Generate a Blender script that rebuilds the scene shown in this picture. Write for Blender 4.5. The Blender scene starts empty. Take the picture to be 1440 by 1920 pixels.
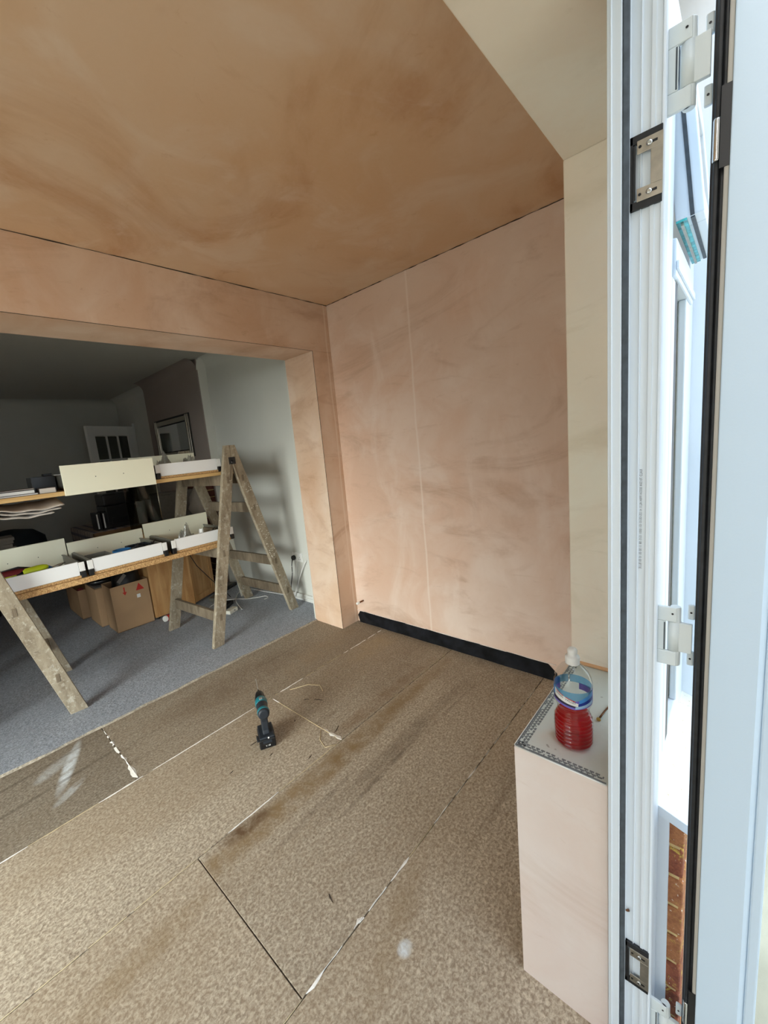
import bpy, math, random
from mathutils import Vector, Matrix
random.seed(7)
S = bpy.context.scene
COL = S.collection

# ---------------------------------------------------------------- camera, sky, exposure
cam_d = bpy.data.cameras.new('camera'); cam = bpy.data.objects.new('camera', cam_d); COL.objects.link(cam)
cam_d.sensor_fit = 'HORIZONTAL'; cam_d.sensor_width = 36.0
cam_d.lens = 766.39 / 1440 * 36
cam_d.shift_x = 49.6 / 1440; cam_d.shift_y = -3.17 / 1440
cam_d.clip_start = 0.01
R_ = Vector((0.67937274, -0.72716833, -0.09838139)).normalized()
F_ = Vector((0.71078491, 0.6854397, -0.15797854)).normalized()
U_ = R_.cross(F_).normalized()
m = Matrix((R_, U_, -F_)).transposed().to_4x4(); m.translation = Vector((0, 0, 1.4388))
cam.matrix_world = m
S.camera = cam

S.view_settings.view_transform = 'Standard'
S.view_settings.look = 'None'
S.view_settings.gamma = 1
S.view_settings.use_curve_mapping = False
S.view_settings.exposure = 0.52

W = bpy.data.worlds.new('sky'); S.world = W; W.use_nodes = True
wn = W.node_tree.nodes; wl = W.node_tree.links
bg = wn['Background']
tc = wn.new('ShaderNodeTexCoord'); sep = wn.new('ShaderNodeSeparateXYZ')
mr = wn.new('ShaderNodeMapRange'); mr.inputs['From Min'].default_value = 0.0; mr.inputs['From Max'].default_value = 1.0
mr.inputs['To Min'].default_value = 0.62; mr.inputs['To Max'].default_value = 1.0
mixc = wn.new('ShaderNodeMix'); mixc.data_type = 'RGBA'
mixc.inputs[6].default_value = (0.78, 0.90, 1.03, 1); mixc.inputs[7].default_value = (0.82, 0.93, 1.03, 1)
mul = wn.new('ShaderNodeMath'); mul.operation = 'MULTIPLY'; mul.inputs[1].default_value = 2.6
wl.new(tc.outputs['Generated'], sep.inputs[0]); wl.new(sep.outputs['Z'], mr.inputs['Value'])
wl.new(sep.outputs['Z'], mixc.inputs[0]); wl.new(mixc.outputs[2], bg.inputs['Color'])
wl.new(mr.outputs[0], mul.inputs[0]); wl.new(mul.outputs[0], bg.inputs['Strength'])

sun_d = bpy.data.lights.new('sun', 'SUN'); sun = bpy.data.objects.new('sun', sun_d); COL.objects.link(sun)
sun_d.energy = 13.0; sun_d.angle = math.radians(58); sun_d.color = (1.0, 0.97, 0.92)
sun.rotation_euler = Vector((0.80, 0.33, -0.42)).to_track_quat('-Z', 'Y').to_euler()

# ---------------------------------------------------------------- helpers
def srgb(r, g, b):
    f = lambda c: (c / 255 / 12.92) if c / 255 <= 0.04045 else ((c / 255 + 0.055) / 1.055) ** 2.4
    return (f(r), f(g), f(b), 1.0)

class MB:
    def __init__(s): s.v = []; s.f = []; s.sm = []
    def face(s, pts, smooth=False):
        n = len(s.v); s.v += [tuple(p) for p in pts]; s.f.append(tuple(range(n, n + len(pts)))); s.sm.append(smooth)
    def hexa(s, p):  # 8 points: bottom 4, top 4
        n = len(s.v); s.v += [tuple(q) for q in p]
        for q in ((3, 2, 1, 0), (4, 5, 6, 7), (0, 1, 5, 4), (1, 2, 6, 5), (2, 3, 7, 6), (3, 0, 4, 7)):
            s.f.append(tuple(n + i for i in q)); s.sm.append(False)
        return s
    def box(s, x0, x1, y0, y1, z0, z1):
        return s.hexa([(x0, y0, z0), (x1, y0, z0), (x1, y1, z0), (x0, y1, z0), (x0, y0, z1), (x1, y0, z1), (x1, y1, z1), (x0, y1, z1)])
    def obox(s, c, ax, ay, az):
        c, ax, ay, az = Vector(c), Vector(ax), Vector(ay), Vector(az)
        return s.hexa([c - ax - ay - az, c + ax - ay - az, c + ax + ay - az, c - ax + ay - az, c - ax - ay + az, c + ax - ay + az, c + ax + ay + az, c - ax + ay + az])
    def prism(s, poly, fn, a, b):  # poly 2D list, fn(u,v,w)->3D, extrude w from a to b
        n = len(s.v); k = len(poly)
        s.v += [tuple(fn(u, v, a)) for u, v in poly] + [tuple(fn(u, v, b)) for u, v in poly]
        s.f.append(tuple(n + i for i in reversed(range(k)))); s.sm.append(False)
        s.f.append(tuple(n + k + i for i in range(k))); s.sm.append(False)
        for i in range(k):
            j = (i + 1) % k; s.f.append((n + i, n + j, n + k + j, n + k + i)); s.sm.append(False)
        return s
    def lathe(s, prof, c=(0, 0, 0), n=24, sx=1, sy=1, axis=None, closed=True, fn=None):
        c = Vector(c); M = Matrix.Identity(3)
        if axis is not None: M = Vector(axis).normalized().to_track_quat('Z', 'Y').to_matrix()
        b = len(s.v)
        for r, z in prof:
            for i in range(n):
                a = 2 * math.pi * i / n
                rr = r * (fn(a, z) if fn else 1)
                s.v.append(tuple(c + M @ Vector((rr * math.cos(a) * sx, rr * math.sin(a) * sy, z))))
        for j in range(len(prof) - 1):
            for i in range(n):
                k = (i + 1) % n
                s.f.append((b + j * n + i, b + j * n + k, b + (j + 1) * n + k, b + (j + 1) * n + i)); s.sm.append(True)
        if closed:
            s.f.append(tuple(b + i for i in reversed(range(n)))); s.sm.append(False)
            e = b + (len(prof) - 1) * n
            s.f.append(tuple(e + i for i in range(n))); s.sm.append(False)
        return s
    def tube(s, pts, r, n=8):
        pts = [Vector(p) for p in pts]; b = len(s.v); L = len(pts)
        ref = Vector((0, 0, 1))
        for i, p in enumerate(pts):
            t = (pts[min(i + 1, L - 1)] - pts[max(i - 1, 0)]).normalized()
            u = t.cross(ref)
            if u.length < 0.1: u = t.cross(Vector((1, 0, 0)))
            u.normalize(); w = t.cross(u)
            rr = r[i] if isinstance(r, (list, tuple)) else r
            for k in range(n):
                a = 2 * math.pi * k / n; s.v.append(tuple(p + u * math.cos(a) * rr + w * math.sin(a) * rr))
        for i in range(L - 1):
            for k in range(n):
                q = (k + 1) % n
                s.f.append((b + i * n + k, b + i * n + q, b + (i + 1) * n + q, b + (i + 1) * n + k)); s.sm.append(True)
        s.f.append(tuple(b + k for k in reversed(range(n)))); s.sm.append(False)
        s.f.append(tuple(b + (L - 1) * n + k for k in range(n))); s.sm.append(False)
        return s
    def grid(s, fn, nu, nv, smooth=True):
        b = len(s.v)
        for j in range(nv + 1):
            for i in range(nu + 1): s.v.append(tuple(fn(i / nu, j / nv)))
        for j in range(nv):
            for i in range(nu):
                a = b + j * (nu + 1) + i; s.f.append((a, a + 1, a + nu + 2, a + nu + 1)); s.sm.append(smooth)
        return s
    def build(s, name, mat, parent=None, bevel=0, kind=None, label=None, solid=0, seg=2):
        me = bpy.data.meshes.new(name); me.from_pydata(s.v, [], s.f); me.update()
        me.polygons.foreach_set('use_smooth', s.sm)
        me.materials.append(mat)
        o = bpy.data.objects.new(name, me); COL.objects.link(o)
        if parent: o.parent = parent
        if solid:
            md = o.modifiers.new('solid', 'SOLIDIFY'); md.thickness = solid; md.offset = 0
        if bevel:
            md = o.modifiers.new('bevel', 'BEVEL'); md.width = bevel; md.segments = seg; md.limit_method = 'ANGLE'; md.angle_limit = math.radians(40)
        if kind: o['kind'] = kind
        if label: o['label'] = label
        return o

def thing(name, label, cat, loc=(0, 0, 0), rz=0, group=None):
    o = bpy.data.objects.new(name, None); COL.objects.link(o); o.empty_display_size = 0.05
    o.location = loc; o.rotation_euler = (0, 0, rz); o['label'] = label; o['category'] = cat
    if group: o['group'] = group
    return o
def tag(o, label, cat, group=None):
    o['label'] = label; o['category'] = cat
    if group: o['group'] = group
    return o
def setting(name, label=None):
    o = bpy.data.objects.new(name, None); COL.objects.link(o); o.empty_display_size = 0.05; o['kind'] = 'structure'
    if label: o['label'] = label
    return o
def text_mesh(name, body, size, fn, mat, parent, extr=0.0, sx=1.0):
    cu = bpy.data.curves.new('t', 'FONT'); cu.body = body; cu.size = size; cu.align_x = 'CENTER'; cu.align_y = 'CENTER'; cu.resolution_u = 2
    to = bpy.data.objects.new('t', cu); COL.objects.link(to)
    me = bpy.data.meshes.new_from_object(to.evaluated_get(bpy.context.evaluated_depsgraph_get()))
    bpy.data.objects.remove(to)
    for v in me.vertices: v.co = Vector(fn(v.co.x * sx, v.co.y))
    me.materials.clear(); me.materials.append(mat); me.name = name
    o = bpy.data.objects.new(name, me); COL.objects.link(o); o.parent = parent
    return o

# ---------------------------------------------------------------- materials
def mat_new(name):
    m = bpy.data.materials.new(name); m.use_nodes = True
    nt = m.node_tree; return m, nt.nodes, nt.links, nt.nodes['Principled BSDF']
def simple(name, col, rough=0.5, metal=0.0, noise=0.0, nscale=20, bump=0.0, bscale=200, spec=0.5, stretch=(1, 1, 1)):
    m, n, l, p = mat_new(name)
    p.inputs['Base Color'].default_value = col; p.inputs['Roughness'].default_value = rough; p.inputs['Metallic'].default_value = metal
    p.inputs['Specular IOR Level'].default_value = spec
    if noise or bump:
        t = n.new('ShaderNodeTexCoord'); mp = n.new('ShaderNodeMapping'); mp.inputs['Scale'].default_value = stretch
        l.new(t.outputs['Object'], mp.inputs[0])
    if noise:
        nz = n.new('ShaderNodeTexNoise'); nz.inputs['Scale'].default_value = nscale; nz.inputs['Detail'].default_value = 5
        l.new(mp.outputs[0], nz.inputs['Vector'])
        mx = n.new('ShaderNodeMix'); mx.data_type = 'RGBA'
        mx.inputs[6].default_value = tuple(c * (1 - noise) for c in col[:3]) + (1,)
        mx.inputs[7].default_value = tuple(min(1, c * (1 + noise)) for c in col[:3]) + (1,)
        r = n.new('ShaderNodeMapRange'); r.inputs['From Min'].default_value = 0.3; r.inputs['From Max'].default_value = 0.7
        l.new(nz.outputs[0], r.inputs[0]); l.new(r.outputs[0], mx.inputs[0]); l.new(mx.outputs[2], p.inputs['Base Color'])
    if bump:
        nb = n.new('ShaderNodeTexNoise'); nb.inputs['Scale'].default_value = bscale; nb.inputs['Detail'].default_value = 4
        l.new(mp.outputs[0], nb.inputs['Vector'])
        b = n.new('ShaderNodeBump'); b.inputs['Strength'].default_value = bump; b.inputs['Distance'].default_value = 0.004
        l.new(nb.outputs[0], b.inputs['Height']); l.new(b.outputs[0], p.inputs['Normal'])
    return m
class NG:  # small node graph helper
    def __init__(s, name): s.m, s.n, s.l, s.p = mat_new(name); s.tc = s.n.new('ShaderNodeTexCoord')
    def noise(s, scale, detail=4, rough=0.55, stretch=(1, 1, 1), rot=(0, 0, 0), off=(0, 0, 0), dist=0.0):
        mp = s.n.new('ShaderNodeMapping'); mp.inputs['Scale'].default_value = stretch; mp.inputs['Rotation'].default_value = rot; mp.inputs['Location'].default_value = off
        s.l.new(s.tc.outputs['Object'], mp.inputs[0])
        z = s.n.new('ShaderNodeTexNoise'); z.inputs['Scale'].default_value = scale; z.inputs['Detail'].default_value = detail; z.inputs['Roughness'].default_value = rough; z.inputs['Distortion'].default_value = dist
        s.l.new(mp.outputs[0], z.inputs['Vector']); return z.outputs[0]
    def rng(s, x, a, b, c=0.0, d=1.0, smooth=False):
        r = s.n.new('ShaderNodeMapRange'); r.inputs['From Min'].default_value = a; r.inputs['From Max'].default_value = b; r.inputs['To Min'].default_value = c; r.inputs['To Max'].default_value = d
        if smooth: r.interpolation_type = 'SMOOTHSTEP'
        s.l.new(x, r.inputs[0]); return r.outputs[0]
    def mix(s, f, a, b, mode='MIX'):
        mx = s.n.new('ShaderNodeMix'); mx.data_type = 'RGBA'; mx.blend_type = mode
        for k, v in ((0, f), (6, a), (7, b)):
            if isinstance(v, (tuple, float, int)): mx.inputs[k].default_value = v
            else: s.l.new(v, mx.inputs[k])
        return mx.outputs[2]
    def math(s, op, a, b=None):
        q = s.n.new('ShaderNodeMath'); q.operation = op
        for k, v in ((0, a), (1, b)):
            if v is None: continue
            if isinstance(v, (float, int)): q.inputs[k].default_value = v
            else: s.l.new(v, q.inputs[k])
        return q.outputs[0]
    def xyz(s, which):
        q = s.n.new('ShaderNodeSeparateXYZ'); s.l.new(s.tc.outputs['Object'], q.inputs[0]); return q.outputs[which]
    def bump(s, h, strength, dist=0.003):
        b = s.n.new('ShaderNodeBump'); b.inputs['Strength'].default_value = strength; b.inputs['Distance'].default_value = dist
        s.l.new(h, b.inputs['Height']); s.l.new(b.outputs[0], s.p.inputs['Normal'])
    def done(s, col, rough=0.8):
        if isinstance(col, tuple): s.p.inputs['Base Color'].default_value = col
        else: s.l.new(col, s.p.inputs['Base Color'])
        s.p.inputs['Roughness'].default_value = rough; return s.m

def plaster(name, base, warm, pale, dark, seed=0, stretch=(1, 1, 1), spec=0.25, line=None):
    g = NG(name)
    big = g.rng(g.noise(0.9, 3, 0.5, stretch, off=(seed, seed * 2, 0), dist=0.6), 0.35, 0.65, smooth=True)
    mid = g.rng(g.noise(2.6, 5, 0.6, stretch, off=(seed * 3, 1, seed), dist=0.8), 0.42, 0.72, smooth=True)
    c = g.mix(big, base, warm)
    c = g.mix(g.math('MULTIPLY', mid, 0.55), c, pale)
    sw = g.rng(g.noise(1.6, 6, 0.62, (stretch[0] * 0.7, stretch[1] * 0.7, stretch[2] * 1.9), (0.35, 0.3, 0.2), off=(seed + 5, 3, 1), dist=1.4), 0.52, 0.75, smooth=True)
    c = g.mix(g.math('MULTIPLY', sw, 0.70), c, dark)
    scr = g.rng(g.noise(7, 8, 0.7, (1, 1, 3.0), (0.5, 0.2, 0.4), off=(seed, 0, 9), dist=1.0), 0.60, 0.72, smooth=True)
    c = g.mix(g.math('MULTIPLY', scr, 0.35), c, dark)
    fine = g.noise(60, 5, 0.7)
    c = g.mix(g.rng(fine, 0.3, 0.7, 0.0, 0.10), c, pale)
    st = g.rng(g.noise(3.0, 7, 0.68, (0.5, 0.5, 2.6), (0.9, 0.5, 0.7), off=(seed * 2, 6, 2), dist=1.8), 0.58, 0.70, smooth=True)
    c = g.mix(g.math('MULTIPLY', st, 0.22), c, dark)
    st2 = g.rng(g.noise(1.3, 6, 0.6, (1.6, 1.6, 0.6), off=(seed, 9, 4), dist=1.2), 0.56, 0.70, smooth=True)
    c = g.mix(g.math('MULTIPLY', st2, 0.45), c, pale)
    if line:
        q = g.xyz({'x': 0, 'y': 1}[line[0]])
        wob = g.math('ADD', q, g.math('MULTIPLY', g.noise(2.0, 2), 0.03))
        d = g.math('ABSOLUTE', g.math('SUBTRACT', wob, line[1] + 0.015))
        c = g.mix(g.rng(d, 0, line[2], 0.75, 0.0, smooth=True), c, pale)
    g.bump(g.noise(5, 6, 0.6), 0.25, 0.004)
    g.p.inputs['Specular IOR Level'].default_value = spec
    return g.done(c, 0.62)
M = {}
M['plaster_party'] = plaster('plaster_party', srgb(222, 198, 182), srgb(218, 184, 162), srgb(234, 216, 204), srgb(186, 150, 124), 1, line=('y', 1.57, .012))
M['plaster_open'] = plaster('plaster_open', srgb(226, 198, 174), srgb(216, 178, 148), srgb(238, 218, 202), srgb(184, 140, 106), 4, (1, 1, 0.7), line=('x', 2.225, .012))
M['plaster_ceiling'] = plaster('plaster_ceiling', srgb(220, 190, 160), srgb(212, 172, 134), srgb(228, 206, 184), srgb(186, 136, 96), 7)
M['plaster_front'] = plaster('plaster_front', srgb(228, 212, 206), srgb(224, 206, 196), srgb(234, 226, 222), srgb(204, 182, 168), 2)
M['plaster_cream'] = plaster('plaster_cream', srgb(238, 228, 208), srgb(236, 218, 200), srgb(242, 236, 222), srgb(208, 192, 166), 5)

def smear(g, cx, cy, rot, sx, sy):
    X, Y = g.xyz(0), g.xyz(1); c_, s_ = math.cos(rot), math.sin(rot)
    dx = g.math('SUBTRACT', X, cx); dy = g.math('SUBTRACT', Y, cy)
    u = g.math('ADD', g.math('MULTIPLY', dx, c_ / sx), g.math('MULTIPLY', dy, s_ / sx)); v = g.math('SUBTRACT', g.math('MULTIPLY', dy, c_ / sy), g.math('MULTIPLY', dx, s_ / sy))
    d = g.math('ADD', g.math('MULTIPLY', u, u), g.math('MULTIPLY', v, v))
    nz = g.rng(g.noise(9, 6, 0.75, (1, 1, 1), dist=0.4), 0.30, 0.62)
    return g.math('MULTIPLY', g.rng(d, 0.05, 1.0, 1.0, 0.0, smooth=True), nz)
def chipboard(name, tone=1.0, seed=0, stains=(), pale=()):
    g = NG(name)
    T = lambda r, gg, b: tuple(c * tone for c in srgb(r, gg, b)[:3]) + (1,)
    fl = g.noise(95, 3, 0.7, (1, 1.15, 1), off=(seed, 0, 0), dist=0.4)
    c = g.mix(g.rng(fl, 0.38, 0.64), T(148, 132, 114), T(216, 203, 182))
    md = g.noise(34, 3, 0.6, off=(seed, 7, 0)); c = g.mix(g.rng(md, 0.35, 0.65, 0.0, 0.35), c, T(150, 132, 112))
    sp = g.rng(g.noise(48, 5, 0.8, (1, 1, 1), off=(3, seed, 0), dist=1.0), 0.60, 0.68)
    c = g.mix(g.math('MULTIPLY', sp, 0.60), c, T(96, 80, 64))
    lg = g.rng(g.noise(1.1, 4, 0.6, (0.5, 1.6, 1), off=(seed * 2, seed, 0), dist=0.5), 0.38, 0.66, smooth=True)
    c = g.mix(g.math('MULTIPLY', lg, 0.30), c, T(140, 116, 86))
    st = g.rng(g.noise(3.2, 6, 0.7, (0.22, 2.6, 1), (0, 0, 0.05), off=(seed, 4, 0), dist=0.3), 0.56, 0.72, smooth=True)
    c = g.mix(g.math('MULTIPLY', st, 0.35), c, T(104, 86, 66))
    for (cx, cy, rot, sx, sy, k, col) in stains: c = g.mix(g.math('MULTIPLY', smear(g, cx, cy, rot, sx, sy), k), c, srgb(*col))
    g.bump(fl, 0.35, 0.002)
    return g.done(c, 0.75)
BR = (132, 108, 74); DK = (70, 56, 44); WH = (216, 222, 226)
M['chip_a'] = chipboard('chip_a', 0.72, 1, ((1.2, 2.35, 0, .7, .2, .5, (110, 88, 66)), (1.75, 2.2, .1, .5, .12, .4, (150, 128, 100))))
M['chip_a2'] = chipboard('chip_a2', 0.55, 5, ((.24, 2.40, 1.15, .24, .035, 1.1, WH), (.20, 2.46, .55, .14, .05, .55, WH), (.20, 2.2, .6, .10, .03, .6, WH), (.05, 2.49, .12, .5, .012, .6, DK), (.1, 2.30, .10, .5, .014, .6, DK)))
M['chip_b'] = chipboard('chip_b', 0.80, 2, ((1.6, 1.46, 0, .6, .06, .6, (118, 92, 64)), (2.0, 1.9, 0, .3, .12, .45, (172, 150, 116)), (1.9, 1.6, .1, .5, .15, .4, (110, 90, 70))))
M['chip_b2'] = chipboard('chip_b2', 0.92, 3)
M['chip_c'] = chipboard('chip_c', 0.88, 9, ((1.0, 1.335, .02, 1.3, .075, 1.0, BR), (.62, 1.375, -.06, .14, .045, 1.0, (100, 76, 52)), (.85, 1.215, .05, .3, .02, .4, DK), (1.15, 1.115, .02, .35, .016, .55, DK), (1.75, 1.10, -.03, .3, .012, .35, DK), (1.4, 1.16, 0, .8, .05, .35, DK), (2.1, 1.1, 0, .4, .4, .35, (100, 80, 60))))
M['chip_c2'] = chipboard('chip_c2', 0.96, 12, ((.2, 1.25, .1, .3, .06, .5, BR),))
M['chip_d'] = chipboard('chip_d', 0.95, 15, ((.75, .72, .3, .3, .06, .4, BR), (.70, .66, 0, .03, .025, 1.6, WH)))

g = NG('carpet'); a = g.noise(110, 5, 0.85); b = g.rng(g.noise(2.2, 5, 0.65, (1, 1.2, 1), dist=0.6), 0.35, 0.7, smooth=True)
c = g.mix(g.rng(a, 0.36, 0.66), srgb(122, 128, 142), srgb(232, 238, 248)); c = g.mix(g.math('MULTIPLY', b, 0.35), c, srgb(160, 166, 178))
fk = g.rng(g.noise(95, 2, 0.5, off=(4, 4, 0)), 0.70, 0.76); c = g.mix(fk, c, srgb(220, 222, 222))
g.bump(a, 1.0, 0.012); M['carpet'] = g.done(c, 0.95)
M['carpet_edge'] = simple('carpet_edge', srgb(176, 166, 150), 0.95, noise=0.35, nscale=90)

M['white_paint'] = simple('white_paint', srgb(222, 222, 216), 0.6, noise=0.03, nscale=2)
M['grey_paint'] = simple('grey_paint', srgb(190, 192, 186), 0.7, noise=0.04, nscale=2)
M['breast_tone'] = simple('breast_tone', srgb(156, 144, 138), 0.7, noise=0.04, nscale=2)
M['rear_ceiling'] = simple('rear_ceiling', srgb(190, 188, 180), 0.8, bump=0.3, bscale=30)
M['gloss_white'] = simple('gloss_white', srgb(228, 228, 224), 0.35)
M['upvc'] = simple('upvc', srgb(222, 232, 242), 0.32, bump=0.02, bscale=60)
M['upvc_leaf'] = simple('upvc_leaf', srgb(202, 222, 240), 0.4, bump=0.05, bscale=260)
M['gasket'] = simple('gasket', srgb(26, 28, 32), 0.45, noise=0.5, nscale=60)
M['gasket_grey'] = simple('gasket_grey', srgb(62, 70, 78), 0.5, noise=0.3, nscale=60)
M['black'] = simple('black', srgb(20, 20, 22), 0.4)
M['black_mat'] = simple('black_mat', srgb(17, 18, 23), 0.7, noise=0.9, nscale=14, bump=0.3, bscale=30, spec=0.2)
M['metal_keep'] = simple('metal_keep', srgb(176, 170, 158), 0.35, 0.85, noise=0.15, nscale=60)
M['chrome'] = simple('chrome', srgb(210, 214, 216), 0.18, 1.0)
M['alu'] = simple('alu', srgb(190, 192, 190), 0.4, 0.7)
M['hinge_white'] = simple('hinge_white', srgb(216, 224, 226), 0.35)
M['groove_shade'] = simple('groove_shade', srgb(178, 174, 166), 0.5)
M['brass'] = simple('brass', srgb(190, 160, 92), 0.3, 0.9)
M['copper'] = simple('copper', srgb(110, 72, 44), 0.4, 0.6)
M['glue'] = simple('glue', srgb(236, 232, 226), 0.5, noise=0.08, nscale=60)
M['glue_tan'] = simple('glue_tan', srgb(196, 178, 142), 0.6)
M['joint_dark'] = simple('joint_dark', srgb(64, 50, 40), 0.9)
M['subfloor'] = simple('subfloor', srgb(70, 56, 44), 0.9)
g = NG('old_wood'); a = g.noise(3, 7, 0.75, (5, 5, 1.2), dist=0.6); b = g.noise(14, 6, 0.8)
c = g.mix(g.rng(a, 0.3, 0.7), srgb(120, 106, 87), srgb(180, 168, 147)); c = g.mix(g.math('MULTIPLY', g.rng(b, 0.56, 0.64), 0.6), c, srgb(208, 204, 192))
c = g.mix(g.math('MULTIPLY', g.rng(g.noise(22, 6, 0.8, off=(3, 1, 2)), 0.60, 0.68), 0.6), c, srgb(78, 66, 52)); g.bump(a, 0.4); M['old_wood'] = g.done(g.mix(g.math('MULTIPLY', g.rng(g.noise(38, 5, 0.8, off=(1, 5, 2)), 0.55, 0.66), 0.5), c, srgb(214, 208, 192)), 0.85)
g = NG('old_wood_dark'); a = g.noise(3, 7, 0.75, (5, 5, 1.2), dist=0.6)
c = g.mix(g.rng(a, 0.3, 0.7), srgb(92, 78, 62), srgb(148, 134, 114)); g.bump(a, 0.4); M['old_wood_dark'] = g.done(c, 0.85)
g = NG('plank_edge'); a = g.noise(120, 5, 0.8); c = g.mix(g.rng(a, 0.38, 0.64), srgb(150, 104, 60), srgb(236, 198, 140)); g.bump(a, 0.5); M['raw_chip'] = g.done(c, 0.8)
g = NG('pine'); a = g.noise(4, 5, 0.6, (0.6, 6, 12), dist=0.4); c = g.mix(g.rng(a, 0.35, 0.65), srgb(198, 156, 96), srgb(222, 188, 130)); M['pine'] = g.done(c, 0.6)
g = NG('oak'); a = g.noise(3.0, 6, 0.6, (6, 6, 0.7), dist=0.8); c = g.mix(g.rng(a, 0.32, 0.68, smooth=True), srgb(188, 138, 84), srgb(214, 170, 116)); c = g.mix(g.math('MULTIPLY', g.rng(g.noise(5, 4, 0.6), 0.55, 0.75), 0.4), c, srgb(160, 106, 60)); M['oak'] = g.done(c, 0.5)
M['cream'] = simple('cream', srgb(246, 244, 222), 0.35)
M['drawer_white'] = simple('drawer_white', srgb(244, 246, 248), 0.4)
M['drawer_grey'] = simple('drawer_grey', srgb(122, 120, 112), 0.4, 0.3)
M['cardboard'] = simple('cardboard', srgb(184, 150, 114), 0.85, noise=0.06, nscale=5)
M['cardboard_in'] = simple('cardboard_in', srgb(150, 122, 94), 0.9)
M['red_print'] = simple('red_print', srgb(190, 46, 36), 0.7)
M['white'] = simple('white', srgb(240, 240, 238), 0.5)
M['off_white'] = simple('off_white', srgb(228, 226, 214), 0.5)
M['paper'] = simple('paper', srgb(206, 198, 190), 0.8)
M['print_grey'] = simple('print_grey', srgb(110, 108, 108), 0.8)
M['magazine'] = simple('magazine', srgb(120, 108, 100), 0.5, noise=0.4, nscale=14)
M['teal'] = simple('teal', srgb(26, 112, 124), 0.35)
M['tool_dark'] = simple('tool_dark', srgb(34, 40, 48), 0.5)
M['lime'] = simple('lime', srgb(206, 226, 40), 0.45)
M['maroon'] = simple('maroon', srgb(110, 28, 34), 0.6)
M['blue_item'] = simple('blue_item', srgb(44, 104, 160), 0.4)
M['navy'] = simple('navy', srgb(10, 24, 34), 0.75)
M['dark_box'] = simple('dark_box', srgb(34, 34, 36), 0.3)
M['grey_fabric'] = simple('grey_fabric', srgb(120, 114, 108), 0.9, noise=0.08, nscale=40)
M['cloth'] = simple('cloth', srgb(150, 140, 130), 0.9, noise=0.1, nscale=6)
g = NG('checked_cloth'); x = g.xyz(0); y = g.xyz(1); z = g.xyz(2)
sx = g.rng(g.math('SINE', g.math('MULTIPLY', g.math('ADD', x, z), 60.0)), 0.4, 0.6); sy = g.rng(g.math('SINE', g.math('MULTIPLY', y, 60.0)), 0.4, 0.6)
c = g.mix(sx, srgb(176, 164, 156), srgb(120, 116, 126)); c = g.mix(g.math('MULTIPLY', sy, 0.5), c, srgb(96, 90, 98)); M['checked'] = g.done(c, 0.9)
M['table_wood'] = simple('table_wood', srgb(134, 100, 66), 0.5, noise=0.15, nscale=8)
for nm_, c1, c2 in (('brick', (112, 58, 44), (168, 100, 70)), ('brick_b', (140, 84, 56), (190, 130, 84))):
    g = NG(nm_); c = g.mix(g.rng(g.noise(50, 6, 0.8), 0.35, 0.65), srgb(*c1), srgb(*c2)); c = g.mix(g.rng(g.noise(26, 6, 0.8, off=(2, 0, 0), dist=1), 0.54, 0.62), c, srgb(206, 176, 84)); c = g.mix(g.rng(g.noise(120, 2, 0.5), 0.70, 0.74), c, srgb(230, 224, 210))
    g.bump(g.noise(60, 5, 0.8), 0.9, 0.006); M[nm_] = g.done(c, 0.95)
M['mortar'] = simple('mortar', srgb(206, 182, 130), 0.95, noise=0.2, nscale=60, bump=0.5)
M['fire_brick'] = simple('fire_brick', srgb(96, 52, 42), 0.9, noise=0.2, nscale=30)
g = NG('sill_dusty'); a = g.noise(70, 6, 0.8); c = g.mix(g.rng(a, 0.58, 0.66), srgb(236, 238, 232), srgb(196, 172, 110)); M['sill'] = g.done(c, 0.5)
g = NG('board_top'); a = g.noise(6, 6, 0.7, dist=0.6); c = g.mix(g.rng(a, 0.55, 0.75), srgb(214, 220, 216), srgb(236, 240, 236)); c = g.mix(g.math('MULTIPLY', g.rng(g.noise(60, 3), 0.68, 0.74), 0.5), c, srgb(110, 106, 98)); M['board_top'] = g.done(c, 0.5)
M['bead'] = simple('bead', srgb(128, 134, 138), 0.5, 0.2, noise=0.2, nscale=90)
M['paving'] = simple('paving', srgb(196, 188, 170), 0.9, noise=0.12, nscale=6, bump=0.3)
M['render_far'] = simple('render_far', srgb(214, 210, 200), 0.9)
M['render_dark'] = simple('render_dark', srgb(150, 140, 128), 0.95, noise=.1)
M['mirror'] = simple('mirror', (0.75, 0.77, 0.77, 1), 0.04, 1.0)
M['silver'] = simple('silver', srgb(196, 190, 176), 0.2, 0.9)
M['blue_dark'] = simple('blue_dark', srgb(24, 50, 150), 0.35)
M['blue_mid'] = simple('blue_mid', srgb(72, 150, 222), 0.35)
M['blue_light'] = simple('blue_light', srgb(168, 206, 240), 0.35)
M['violet'] = simple('violet', srgb(112, 100, 196), 0.35)
M['navy_print'] = simple('navy_print', srgb(34, 32, 66), 0.5)
M['ink'] = simple('ink', srgb(92, 100, 110), 0.6)
M['foil'] = simple('foil', srgb(70, 176, 180), 0.25, 0.7, noise=0.6, nscale=60)
M['orange_seal'] = simple('orange_seal', srgb(226, 176, 132), 0.7)

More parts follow.
